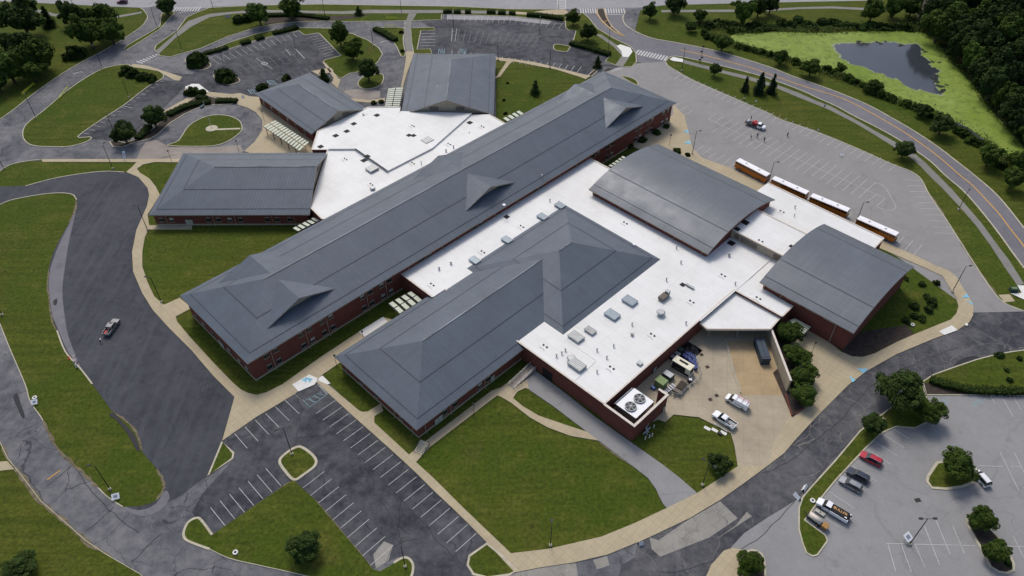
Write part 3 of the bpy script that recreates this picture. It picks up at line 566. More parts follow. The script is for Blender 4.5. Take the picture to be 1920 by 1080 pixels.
# ------------------------------------------------------------------ the school: one building, its wings are its parts
school = thing('school_building', 'large red brick school with blue-grey metal roofs and white flat roofs between its wings', 'school', B(100, -105, 0))
class Fr:                                  # a local frame: origin, axis a (along the ridge), axis b
    def __init__(s, o, a): s.o = V(o); s.a = V(a).normalized(); s.b = V((s.a.y, -s.a.x, 0))
    def p(s, a, b, z=0): return s.o + s.a*a + s.b*b + V((0, 0, z))
    def ang(s): return math.atan2(s.a.y, s.a.x)
FS = Fr((0, 0, 0), D1)
def slope_face(mb, pts, eave_dir, mi=0):   # uv: u along the eave, v up the slope
    e = V(eave_dir).normalized(); n = (V(pts[1])-V(pts[0])).cross(V(pts[2])-V(pts[0])).normalized(); s_ = n.cross(e)
    if n.z < 0: pts = pts[::-1]
    mb.poly(pts, mi, [(V(p).dot(e), V(p).dot(s_)) for p in pts])
def hip(fr, a0, a1, b0, b1, z, k, name, parent, e0='hip', e1='hip', gable_out=0.0, joints=(.12, .52), rk='roof', wall='brick', over=.9, label=None, z0=0, wallparent=None, cut=None):
    """hip or gable roof over a rectangle with fascia, soffit and joint lines; returns the wing's walls"""
    bm = (b0+b1)/2; hw = (b1-b0)/2; zr = z+hw*k; ra = a0+(hw if e0 == 'hip' else 0); rb = a1-(hw if e1 == 'hip' else 0)
    wl = MB(); wz = z-.05
    c = [(a0+over, b0+over), (a1-over, b0+over), (a1-over, b1-over), (a0+over, b1-over)]
    P = [fr.p(*q) for q in c]; wl.prism([(p.x, p.y) for p in P][::-1], z0, wz)
    if z0 == 0: wl.prism([(fr.p(q[0]+dx, q[1]+dy).x, fr.p(q[0]+dx, q[1]+dy).y) for q, dx, dy in zip(c, (-.07, .07, .07, -.07), (-.07, -.07, .07, .07))][::-1], 0, .55, 1)
    W_ = wl.build(name, [wall, 'stone'], parent)
    rf = MB(); A, Bv = fr.a, fr.b
    N = [fr.p(a0, b0, z), fr.p(a1, b0, z), fr.p(a1, b1, z), fr.p(a0, b1, z)]; r0, r1 = fr.p(ra, bm, zr), fr.p(rb, bm, zr)
    slope_face(rf, [N[0], N[1], r1, r0], A); slope_face(rf, [N[2], N[3], r0, r1], A)
    if e0 == 'hip': slope_face(rf, [N[3], N[0], r0], Bv)
    if e1 == 'hip': slope_face(rf, [N[1], N[2], r1], Bv)
    th = .32
    for i in range(4):
        p, q = N[i], N[(i+1) % 4]
        if (i == 1 and e1 == 'gable') or (i == 3 and e0 == 'gable'): continue
        rf.poly([p, q, q-V((0, 0, th)), p-V((0, 0, th))], 1)
    rf.poly([n-V((0, 0, th)) for n in N][::-1], 1)
    for e, s_ in (('e0', a0), ('e1', a1)):
        if (e0 if e == 'e0' else e1) == 'gable':
            ins = 1.0 if e == 'e0' else -1.0
            g = MB(); t0, t1, t2 = fr.p(s_+ins, b0+1.5, z+.1), fr.p(s_+ins, b1-1.5, z+.1), fr.p(s_+ins, bm, zr-.45)
            g.poly([t0, t1, t2]); w2 = V(Bv)*1.6
            for off in (-hw*.28, hw*.28):
                cc = fr.p(s_+ins*.96, bm+off, z+.35*(zr-z)); u_ = V((0, 0, .75)); g.poly([cc-w2-u_, cc+w2-u_, cc+w2+u_, cc-w2+u_], 1)
            g.build('gable_wall', ['tanwall', 'louver'], W_)
            for bb in (b0, b1):
                p, q = fr.p(s_, bb, z), fr.p(s_, bm, zr); rf.poly([p, q, q-V((0, 0, .4)), p-V((0, 0, .4))], 1)
    for t in joints:                        # raised joint lines round the slopes
        zz = z+(zr-z)*t+.03; d = hw*t; q0 = a0+(d if e0 == 'hip' else 0); q1 = a1-(d if e1 == 'hip' else 0)
        wv = V((0, 0, 1))
        def bar(p, q, inward):
            i_ = V(inward)*.085+V((0, 0, .085*k)); rf.poly([p-i_+V((0, 0, .05)), q-i_+V((0, 0, .05)), q+i_+V((0, 0, .05)), p+i_+V((0, 0, .05))], 2)
        bar(fr.p(q0, b0+d, zz), fr.p(q1, b0+d, zz), Bv); bar(fr.p(q0, b1-d, zz), fr.p(q1, b1-d, zz), -Bv)
        if e0 == 'hip': bar(fr.p(q0, b0+d, zz), fr.p(q0, b1-d, zz), A)
        if e1 == 'hip': bar(fr.p(q1, b0+d, zz), fr.p(q1, b1-d, zz), -A)
    rf.ribbon([r0, r1], .35, zr+.02, .05, 0)
    R_ = rf.build('roof', [rk, 'fascia', 'seam'], W_)
    if label: tag(W_, label)
    return W_
def dormer(fr, am, sgn, bc, front, zr, hw, zl, par, k):
    """cross gable sitting on a slope; front edge at distance `front` from the ridge"""
    bf = bc+sgn*front; bb = bc+sgn*1.3; d = MB()
    L, Rr = fr.p(am-hw, bf, zl), fr.p(am+hw, bf, zl); pk = fr.p(am, bf, zr); bk = fr.p(am, bc+sgn*.9, zr)
    rt = bc
    slope_face(d, [L, pk, bk], fr.b); slope_face(d, [Rr, pk, bk], fr.b)
    for a, b in ((L, pk), (Rr, pk)): d.poly([a+V((0, 0, .02)), b+V((0, 0, .02)), b-V((0, 0, .42)), a-V((0, 0, .32))], 1)
    D_ = d.build('dormer_roof', ['roof', 'fascia'], par)
    g = MB(); bi = bf-sgn*1.5; h = hw*.72
    g.poly([fr.p(am-h, bi, zl-.1), fr.p(am+h, bi, zl-.1), fr.p(am+h*.62, bi, zl+.9), fr.p(am, bi, zr-.5), fr.p(am-h*.62, bi, zl+.9)]); g.poly([fr.p(am-h, bi, zl-.6), fr.p(am+h, bi, zl-.6), fr.p(am+h, bi, zl-.05), fr.p(am-h, bi, zl-.05)], 1)
    g.build('dormer_gable', ['tanwall', 'black'], par)
K = .355
main = hip(FS, 40.05, 212.6, -162.6, -129.2, 7.8, K, 'classroom_wing', school, label='long two-storey brick classroom wing under a hipped metal roof with six small cross gables')
for am in (59.2, 125.7, 189.6):
    for sg in (1, -1): dormer(FS, am, sg, -145.9, 11.7, 13.1, 10.5, 9.5, main, K)
sw_ = hip(FS, 57.3, 118, -118.9, -87.6, 4.75, K, 'south_wing', school, e1='gable', label='one-storey brick wing with a hipped metal roof beside the parking bays')
hd = hip(FS, 101.2, 142.9, -119.6, -82.8, 5.35, K, 'south_wing_head', school, over=1.0, z0=4, label='wider hipped metal roof block at the inner end of the one-storey wing')
FW = Fr((0, 0, 0), (1, 0, 0))
west = hip(FW, -109.4, -60.9, -215.2, -181.6, 4.6, K, 'classroom_wing', school, e1='gable', label='one-storey brick wing with a grey metal roof beside the flagpole circle')
FN = Fr((0, 0, 0), (0, -1, 0))
north = hip(FN, -286.3, -239.2, 6.3, 39.5, 4.6, K, 'classroom_wing', school, e1='gable', label='one-storey brick wing farthest from the camera with two louvres in its tan gable')
ang_ = V((27.0, -28.6, 0)); F3 = Fr((0, 0, 0), ang_)
def l3(x, y): p = V((x, y, 0)); return p.dot(F3.a), p.dot(F3.b)
q = [l3(*c) for c in ((-78.7, 270.8), (-95.1, 254.6), (-68.0, 225.8), (-52.0, 244.6))]
aa0 = (q[0][0]+q[1][0])/2; aa1 = (q[2][0]+q[3][0])/2; bb0 = (q[0][1]+q[3][1])/2; bb1 = (q[1][1]+q[2][1])/2
if bb0 > bb1: bb0, bb1 = bb1, bb0
nw = hip(F3, aa0, aa1, bb0, bb1, 4.6, K, 'classroom_wing', school, e1='gable', label='small diagonal brick wing with a hipped metal roof between the entrance canopy and the tree island')

def barrel(u0, u1, v0, v1, ze, rise, name, label):
    n = 20; pr = []; L_ = u1-u0; rad = (L_*L_/4+rise*rise)/(2*rise); h0 = math.asin(L_/2/rad)
    for i in range(n+1): t = -h0+2*h0*i/n; pr.append(((u0+u1)/2+rad*sin(t), ze+rad*cos(t)-(rad-rise), rad*(t+h0)))
    wl = MB(); ov = .9
    def zt(u): t = math.asin((u-(u0+u1)/2)/rad); return ze+rad*cos(t)-(rad-rise)-.4
    us = [u0+ov+(u1-u0-2*ov)*i/16 for i in range(17)]; k = 0
    for v in (v0+ov, v1-ov):
        for i in range(16): wl.poly([B(us[i], v, 0), B(us[i+1], v, 0), B(us[i+1], v, zt(us[i+1])), B(us[i], v, zt(us[i]))])
    for u in (u0+ov, u1-ov): wl.poly([B(u, v0+ov, 0), B(u, v1-ov, 0), B(u, v1-ov, zt(u)), B(u, v0+ov, zt(u))])
    W_ = wl.build(name, 'brick', school)
    rf = MB()
    for i in range(n):
        (ua, za, sa), (ub, zb, sb) = pr[i], pr[i+1]
        rf.poly([B(ua, v0, za), B(ub, v0, zb), B(ub, v1, zb), B(ua, v1, za)][::-1], 0, [(v0, sa), (v0, sb), (v1, sb), (v1, sa)][::-1])
        rf.poly([B(ua, v0, za-.3), B(ub, v0, zb-.3), B(ub, v1, zb-.3), B(ua, v1, za-.3)], 1)
        for v in (v0, v1): rf.poly([B(ua, v, za-.3), B(ub, v, zb-.3), B(ub, v, zb), B(ua, v, za)], 1)
    for i in (0, n): u_, z_, _ = pr[i]; rf.poly([B(u_, v0, z_-.3), B(u_, v1, z_-.3), B(u_, v1, z_), B(u_, v0, z_)], 1)
    for uj in (u0+2.2, u0+L_*.26, u1-L_*.17):
        z_ = zt(uj)+.46; rf.poly([B(uj-.09, v0, z_-.01), B(uj+.09, v0, z_+.01), B(uj+.09, v1, z_+.01), B(uj-.09, v1, z_-.01)], 2)
    R_ = rf.build('curved_roof', ['roof2', 'fascia', 'seam'], W_)
    for p in R_.data.polygons:
        if p.material_index == 0: p.use_smooth = True
    return tag(W_, label)
g1 = barrel(151.2, 186.6, -117.4, -74.1, 7.6, 3.4, 'gymnasium', 'large gymnasium block with a curved grey metal roof')
g2 = barrel(151.2, 186.1, -57.8, -31.2, 7.7, 3.3, 'auditorium', 'smaller hall with a curved metal roof beside the shrub bed')

# flat roofs: brick block, membrane, coping
def flat_roof(name, pts, z, label=None, par=.35, wall='brick', cop=True, z0=0, skip=()):
    P = [(p.x, p.y) for p in pts]; b = MB(); b.prism(P, z0, z+par-.02, bottom=False)
    W_ = b.build(name, wall, school) if wall else None
    m_ = MB(); c_ = V((sum(p[0] for p in P)/len(P), sum(p[1] for p in P)/len(P), 0))
    m_.flat(P, z+par+.0); M_ = m_.build('roof_membrane', 'membrane', W_)
    if cop:
        n = len(P); run = []
        for i in range(n+1):
            if i == n or i in skip:
                if run: k = MB(); [k.ribbon([P[j], P[(j+1) % n]], .42, z+par+.004+.003*(j % 2), .14) for j in run]; k.build('coping', 'coping', W_)
                run = []
            else: run.append(i)
    return tag(W_, label)
ZF = 5.2
er = flat_roof('flat_roof_block', [B(87.6, -130.2), B(87.6, -117), B(92, -117), B(92.2, -62), B(130.4, -62), B(146.1, -61.9), B(146.2, -47.6), B(151.7, -47.6), B(152.1, -58), B(152.1, -76), B(152.3, -116), B(166.7, -116), B(166.7, -130.2)], ZF, 'wide white flat roof between the long wing, the gymnasium and the service yard', skip=(1, 7, 8, 9, 12, 10))
ns = flat_roof('flat_roof_block', [B(176, -82), B(195.9, -81.6), B(195.3, -43.4), B(186, -43.2), B(185, -58.5), B(176, -60)], ZF-.3, 'long white flat roof strip beside the parked buses', skip=(0, 3, 4, 5))
cf = flat_roof('flat_roof_block', [B(151.5, -76), B(165, -76), B(165, -56), B(151.5, -56)], ZF-.1, 'small white flat roof between the two curved roofs', cop=False)
ph = flat_roof('plant_room', [B(164.4, -76.5), B(177.5, -76.5), B(177.5, -55), B(164.4, -55)], 7.9, 'raised tan plant room with louvres between the two curved roofs', wall='tanwall')
for v_, w_ in ((-73.0, 1.6), (-69.2, 5.4), (-60.2, 2.2)): lv = MB(); lv.poly([B(164.37, v_-w_/2, 5.9), B(164.37, v_+w_/2, 5.9), B(164.37, v_+w_/2, 7.6), B(164.37, v_-w_/2, 7.6)]); lv.build('louver', 'louver', ph)
cn = flat_roof('loading_canopy', [B(146.1, -61.7), B(130.3, -61.7), B(129.7, -59.2), B(141.0, -47.7), B(146.2, -48)], 4.35, 'white roofed loading canopy on steel posts over the truck ramp', wall='coping', z0=4.0)
ps = MB()
for p_ in (B(131.4, -59.2), B(136.8, -54), ): ps.tube(p_, p_+V((0, 0, 4)), .14, n=6)
for t in range(2): ps.tube(B(131.6+t*8, -59.0+t*9, 3.8), B(140-t*5, -50-t*6, 3.8), .1, n=5)
ps.build('post', 'galv', cn)
nwp = [V((-66.8, 227.7, 0)), V((-51.6, 243.7, 0)), V((-39.9, 243.7, 0)), V((-39.9, 238.6, 0)), V((-8, 238.6, 0)), V((-2.7, 232.8, 0)), B(170, -161), B(100, -161), V((-56.3, 178.6, 0)), V((-61.0, 184.4, 0)), V((-61.3, 216.2, 0)), V((-66.6, 216.2, 0))]
cw = flat_roof('flat_roof_block', nwp, 4.8, 'white flat roof inside the fan of entrance wings', skip=(2, 3, 5, 6, 7))
rs = MB(); rp_ = [V(p+(0,)) for p in ((-61.4, 226.4), (-50.4, 238.7), (-39.6, 238.7), (-39.6, 240), (-14, 238.5), (-26.4, 216.1), (-39.8, 202.8), (-52.1, 215.8), (-61.0, 215.8))]
rs.prism([(p.x, p.y) for p in rp_], 5.1, 5.75, bottom=False); RS = tag(rs.build('raised_roof', 'membrane', cw), 'raised middle of the white entrance roof')
k = MB(); k.ribbon([rp_[6], rp_[7]], .35, 5.76, .1); k.build('coping', 'black', RS)
# thin roof stones and curbs
def rk_(a, b, w_, z_, h_): k = MB(); k.ribbon([B(*a), B(*b)], w_, z_, h_); k.build('roof_kerb', 'membrane', er)
for a_ in (((92.3, -71.5), (101, -71.9), .3, ZF+.36, .08), ((146.3, -61.5), (165, -61.5), .2, ZF+.36, .1), ((146.1, -61.5), (130, -61.7), .3, ZF+.36, .15), ((101, -72.1), (101, -82), .2, ZF+.36, .06), ((177.6, -80), (177.6, -56), .3, 5.26, .08)): rk_(*a_)
# cooling yard walls
cy = MB()
for a, b in (((92.1, -62.2), (92.1, -53.2)), ((91.95, -53.2), (104.5, -53.2)), ((104.5, -53.35), (104.5, -55.6))):
    cy.ribbon([B(*a), B(*b)], .4, 0, ZF+.35)
CY = tag(cy.build('cooling_yard_wall', 'brick', school), 'brick screen wall round the cooling tower')
k = MB(); [k.ribbon([B(*a), B(*b)], .6, z_, .16) for a, b, z_ in (((92.1, -62.0), (92.1, -52.95), ZF+.352), ((91.8, -53.2), (104.8, -53.2), ZF+.355), ((104.5, -53.0), (104.5, -55.7), ZF+.358))]; k.build('coping', 'coping', CY)

# windows, downspouts, doors
def part_copy(me, name, parent, wp, rz):
    o = bpy.data.objects.new(name, me); COL.objects.link(o); o.parent = parent; o.location = wp-worldloc(parent); o.rotation_euler = (0, 0, rz); return o
def win_mesh(wd, ht, blind):
    b = MB(); b.box((0, -.02, 0), (wd+.16, .10, ht+.16), mi=0); b.box((0, -.05, 0), (wd, .12, ht), mi=1); b.box((0, -.115, ht*.22 if blind else ht*.42), (wd-.06, .02, ht*.56 if blind else ht*.16), mi=2)
    b.box((0, -.09, -ht/2-.12), (wd+.3, .22, .12), mi=3); b.box((0, -.125, 0), (.06, .02, ht), mi=0)
    me = bpy.data.meshes.new('window'); me.from_pydata([tuple(p) for p in b.v], [], b.f); [me.materials.append(M[x]) for x in ('louver', 'darkglass', 'blind', 'stone')]; me.polygons.foreach_set('material_index', b.m); return me
WA, WBm = win_mesh(1.25, 1.5, False), win_mesh(1.25, 1.5, True)
AS = FS.ang()
def rz_of(n): return math.atan2(n.y, n.x)+pi/2           # the -y side of the window faces n
def downspout(par, p, n, z0, z1):
    b = MB(); q_ = p+n*.12; b.tube(q_+V((0, 0, z0)), q_+V((0, 0, z1)), .085, n=6); b.tube(q_+V((0, 0, z0+.05)), q_+n*.5+V((0, 0, z0)), .085, n=6); b.tube(q_+V((0, 0, z1)), q_+n*.55+V((0, 0, z1+.35)), .085, n=6); b.build('downspout', 'tanwall', par)
rw = random.Random(5)
us = [46.6, 56.6, 62.9, 75.7, 82.1, 90.1, 96.4, 102.5, 108.7, 116.3, 123.5, 133, 142, 152, 160, 169.5, 177, 192.6, 198.8, 208]
for i, u in enumerate(us):
    low = 87 < u < 167
    downspout(main, B(u, -130.1), D2, ZF+.4 if low else 0, 7.4)
    if low and i % 3: continue
    for du in (-1.35, 1.35):
        for z in ((6.5,) if low else (1.9, 6.0)): part_copy(WBm if rw.random() < .4 else WA, 'window', main, B(u+du, -130.1, z), rz_of(D2))
for v in (-133.5, -137, -142, -150, -155, -159):
    for z in (1.9, 6.0): part_copy(WBm if rw.random() < .5 else WA, 'window', main, B(40.95, v, z), rz_of(-D1))
for u in (60.3, 68.1, 79.2): downspout(sw_, B(u, -88.5), D2, 0, 4.5)
for u in (66.4, 69.6, 77.6, 80.4): part_copy(WBm if u in (77.6,) else WA, 'window', sw_, B(u, -88.5, 2.3), rz_of(D2))
for v in (-90.3, -94.5, -97, -104, -110, -116): (downspout(sw_, B(58.2, v), -D1, 0, 4.5) if v in (-90.3, -97, -116) else part_copy(WBm if v == -94.5 else WA, 'window', sw_, B(58.2, v, 2.3), rz_of(-D1)))
ms = V((0, -1, 0))
for x in (-104.9, -90.6, -84.1, -72.8, -66): downspout(west, V((x, 182.5, 0)), ms, 0, 4.4)
for x in (-106.5, -103.4, -92.2, -89.2, -85.7, -82.4, -74.3, -71.3, -67.5): part_copy(WBm if x in (-103.4, -85.7) else WA, 'window', west, V((x, 182.5, 2.2)), rz_of(ms))
for t in range(6):
    p_ = F3.p(aa0+4+t*5.6, bb1-.9, 2.2); part_copy(WBm if t in (1, 3) else WA, 'window', nw, p_, rz_of(F3.b))
def door(par, p, n, wd=1.9, ht=2.2, mat='blind'):
    b = MB(); t_ = V((-n.y, n.x, 0)); a = math.atan2(t_.y, t_.x); b.box(p+n*.03+V((0, 0, ht/2)), (wd+.2, .12, ht+.15), a, 1); b.box(p+n*.07+V((0, 0, ht/2)), (wd, .12, ht-.05), a, 0); b.box(p+n*.14+V((0, 0, ht/2)), (.05, .02, ht-.1), a, 1)
    b.build('door', [mat, 'dark'], par)
door(sw_, B(64.3, -88.5), D2, 2.4); door(sw_, B(81.9, -88.5), D2, 1.2); door(west, V((-98.3, 182.5, 0)), ms, 2.2); door(er, B(92.15, -79.6), -D1, 3.0, 2.8, 'black'); door(CY, B(103.9, -53.0), D2, 1.0); door(er, B(112, -61.9), D2, 1.1); door(main, B(40.9, -146), -D1, 2.4)
for v in (-116.0, -106, -96, -86, -76.5): downspout(g1, B(152.05, v+.2), -D1, ZF+.4, 7.1)
for v in (-56.5, -51.5): downspout(g2, B(152.05, v), -D1, ZF+.4, 7.1)
downspout(g2, B(152.05, -36), -D1, 0, 7.1)
k = MB()
for a, b in ((-55.6, -52.2), (-50, -46), (-44.5, -41), (-39.5, -36.5)): k.poly([B(151.95, a, 6.6), B(151.95, b, 6.6), B(151.95, b, 7.35), B(151.95, a, 7.35)])
k.build('clerestory', 'blind', g2)
for u in (142, 135.4, 128.7, 122, 115, 108): downspout(hd, B(u, -83.9), D2, ZF+.35, 5.0)

# things on the flat roofs
def Zp(x, y, z): return G(x, y, z)
def vent(px, z, par, r=.22, h=.7, cap=True, mat='galv'):
    p = Zp(px[0], px[1], z); b = MB(); b.tube(p, p+V((0, 0, h)), r*.7, n=8)
    if cap: b.tube(p+V((0, 0, h)), p+V((0, 0, h+.22)), r*1.25, r*.9, n=8)
    b.build('roof_vent', mat, par)
def unit(px, z, sz, par, mat='galv', name='roof_hatch', rz=None):
    p = Zp(px[0], px[1], z); rz = AS if rz is None else rz; b = MB(); b.box(p+V((0, 0, .12)), (sz[0]*.82, sz[1]*.82, .24), rz, 1); b.box(p+V((0, 0, .24+sz[2]/2)), sz, rz, 0)
    if sz[0] > 1.6: [b.box(p+V((0, 0, .27+sz[2]))+V((cos(rz), sin(rz), 0))*t*sz[0], (.07, sz[1], .05), rz, 1) for t in (-.4, -.2, 0, .2, .4)]
    b.build(name, [mat, 'louver'], par)
def mat_(px, z, s, par, name='walkway_pad'):
    p = Zp(px[0], px[1], z); b = MB(); b.box(p+V((0, 0, .04)), (s, s, .05), AS); b.build(name, 'black', par)
def drains(px, z, par, rr=random.Random(2)):
    b = MB(); p = Zp(px[0], px[1], z)
    for d in (-.55, .55): c = p+D2*d+D1*.1; b.tube(c+V((0, 0, .0)), c+V((0, 0, .12)), .28, n=8)
    st = p-D1*1.1; b.ribbon([st-D2*.9, st+D2*.1+D1*.15, st+D2*1.0-D1*.1], .16, p.z+.012, mi=1)
    b.build('roof_drain', ['dark', 'stone'], par)
zz = ZF+.36; O3 = lambda x, y: (960+x/3, 360+y/3); O2 = lambda x, y: (480+x/3, 360+y/3); O5 = lambda x, y: (560+x/3.6, 80+y/3.6)
for c in ((213,52),(950,400),(868,498),(925,318),(1255,520),(675,748),(572,870),(478,893),(978,742),(533,935),(250,925),(280,910),(300,893),(478,1015)): vent(O3(*c), zz, er)
for c in ((1030,435),(1097,405)): vent(O2(*c), zz, er, .3)
vent(O3(1220,360), ZF+.26, cf, .35); vent(O3(835,690), zz, er, 1.0, .9); vent(O3(333,945), zz, er, .95, .7); vent(O3(675,805), zz, er, .4, .5); vent((1490,390), 4.95+.31, ns); vent((1489,406), 4.95+.31, ns, .15)
for c in ((637,175),(1187,470),(1385,598),(1010,618),(790,805),(560,990),(185,868),(270,60),(55,195)): drains(O3(*c), zz, er)
for c in ((990,522),(1275,338)): drains(O2(*c), zz, er)
drains((1466,397), 5.26, ns); drains((1426,452), 8.26, ph)
for c in ((662,618),(563,696)): unit(O3(*c), zz, (2.6, 3.6, .5), er, 'blugrey', 'skylight')
for c in ((440,785),): unit(O3(*c), zz, (1.8, 2.8, .4), er)
unit(O3(360,820), zz, (2.6, 3.6, .5), er); unit(O3(365,980), zz, (2.6, 4.0, .7), er, 'galv', 'condenser'); unit(O3(718,967), zz, (1.2, 1.2, .3), er); unit(O3(850,600), zz, (2.6, 1.6, .9), er, 'louver', 'exhaust_hood'); unit(O3(872,582), zz, (1.0, 1.1, 1.5), er, 'galv', 'exhaust_hood'); unit(O3(1000,535), zz, (.6, 2.6, .3), er, 'galv', 'duct')
for c in ((172,145),(270,82),(-28,275)): unit(O3(*c), zz, (2.2, 3.0, .45), er, 'blugrey', 'skylight')
unit(O2(1232,390), zz, (2.2, 3.0, .45), er, 'blugrey', 'skylight')
mat_(O2(1410,140), zz, 1.5, er); mat_(O3(960,522), zz, 1.3, er); mat_((1397.6,417.4), 8.26, 1.9, ph); mat_((1382.5,429.5), 8.26, 1.5, ph); mat_((1371,456), ZF+.26, 1.9, cf); mat_((1484,462), 8.26, 1.2, ph)
zr_, zc_ = 5.76, 5.16
for c in ((745,625),(775,627)): mat_(O5(*c), zr_, 1.5, cw)
for c, z_ in (((528,490), zr_), ((372,548), zr_), ((325,598), zr_), ((250,628), zr_), ((463,768), zr_), ((440,795), zc_), ((1155,540), zc_), ((148,702), zc_)): mat_(O5(*c), z_, 1.7, cw)
unit(O5(870,668), zc_, (3.4, 3.0, .55), cw); unit(O5(497,858), zc_, (3.4, 3.0, .55), cw); unit(O5(450,490), zc_, (1.2, 2, .4), cw); vent(O5(500,990), zc_, cw, .75, .5); vent(O5(995,735), zc_, cw, .3); vent(O5(1045,710), zc_, cw, .25, .8); vent(O5(828,822), zc_, cw, .2, 1.4, False)
for c in ((770,563),(1015,685),(315,787),(770,815),(490,958),(1240,568)): drains(O5(*c), zc_ if c[0] > 800 or c[1] > 780 else zr_, cw)
for c, par, z_ in (((1016,330), main, 9.0), ((880,250), main, 9), ((710,372), main, 8.6), ((583,440), main, 8.6), ((1060,206), main, 10), ((404,322), west, 7.7), ((505,323), west, 7.9), ((820,164), north, 8.5)): vent(c, z_, par, .2, .35, mat='cream')
for c, par, z_ in (((945,386), main, 9.0), ((1394,405), g1, 9.6), ((1189,460), hd, 5.7), ((1497,456), g2, 10.3)): unit(c, z_, (.8, .8, .25), par, 'whitecar', 'roof_box')

# covered walkways
def canopy(corners, n, h, label, split=True, post=True, ang_slats=True):
    a, b, c, d = [G(x, y, h) for x, y in corners]          # a-b across the near end, d-c the far end
    ctr = (a+b+c+d)/4; t = thing('covered_walkway', label, 'canopy', V((ctr.x, ctr.y, 0)), group='covered walkways round the school')
    s = MB(); fr_ = MB()
    for i in range(n):
        t0, t1 = (i+.12)/n, (i+.74)/n; p, q_ = a.lerp(d, t0), b.lerp(c, t0); p2, q2 = a.lerp(d, t1), b.lerp(c, t1)
        for s0, s1 in (((.03, .47), (.53, .97)) if split else ((.03, .97),)):
            z0 = V((0, 0, .25*(1-abs(s0-.5)*2)*.6)); z1 = V((0, 0, .25*(1-abs(s1-.5)*2)*.6))
            A_, B_, C_, D_ = p.lerp(q_, s0)+z0, p.lerp(q_, s1)+z1, p2.lerp(q2, s1)+z1, p2.lerp(q2, s0)+z0
            e = V((0, 0, .08)); s.poly([A_, B_, C_, D_]); s.poly([x-e for x in (D_, C_, B_, A_)])
            for x, y in ((A_, B_), (B_, C_), (C_, D_), (D_, A_)): s.poly([x-e, y-e, y, x])
        fr_.tube(a.lerp(d, (i+.0)/n)-V((0, 0, .1)), b.lerp(c, (i+.0)/n)-V((0, 0, .1)), .07, n=4)
    s.build('roof_panel', 'slat', t)
    for x, y in ((a, d), (b, c), ((a+b)/2, (c+d)/2)): fr_.tube(x-V((0, 0, .12)), y-V((0, 0, .12)), .09, n=4)
    fr_.build('frame', 'dark', t)
    m_ = max(2, n//3+1)
    for i in range(m_):
        for s_ in (.06, .94):
            p = a.lerp(d, (i+.3)/m_).lerp(b.lerp(c, (i+.3)/m_), s_); k = MB(); k.tube(V((p.x, p.y, 0)), V((p.x, p.y, h-.12)), .13, n=6); k.build('column', 'dark', t)
    return t
canopy([(493,237),(517,225),(581,267),(562,284)], 14, 3.2, 'long slatted walkway canopy beside the diagonal wing and the flagpole circle')
canopy([(727,166),(757,163.5),(749,203),(720,203)], 10, 3.4, 'slatted canopy between the small turning circle and the farthest wing')
canopy([(727,569),(749,589),(795,561),(773,544)], 4, 3.2, 'short glazed canopy between the long wing and the one-storey wing')
canopy([(1140,311),(1153,317),(1181,299),(1169,291)], 5, 3.2, 'slatted canopy between the long wing and the curved gymnasium roof')
canopy([(548,428),(558,434),(602,412),(590,406)], 5, 3.2, 'slatted canopy tucked under the left eave of the long wing', split=False)
canopy([(1479,600),(1508,627),(1522,613),(1490,596)], 5, 3.0, 'slatted canopy against the brick wall of the smaller hall', split=False)
canopy([(942,222),(951,228),(984,212),(975,206)], 4, 3.2, 'slatted canopy between the farthest wing and the long wing', split=False)

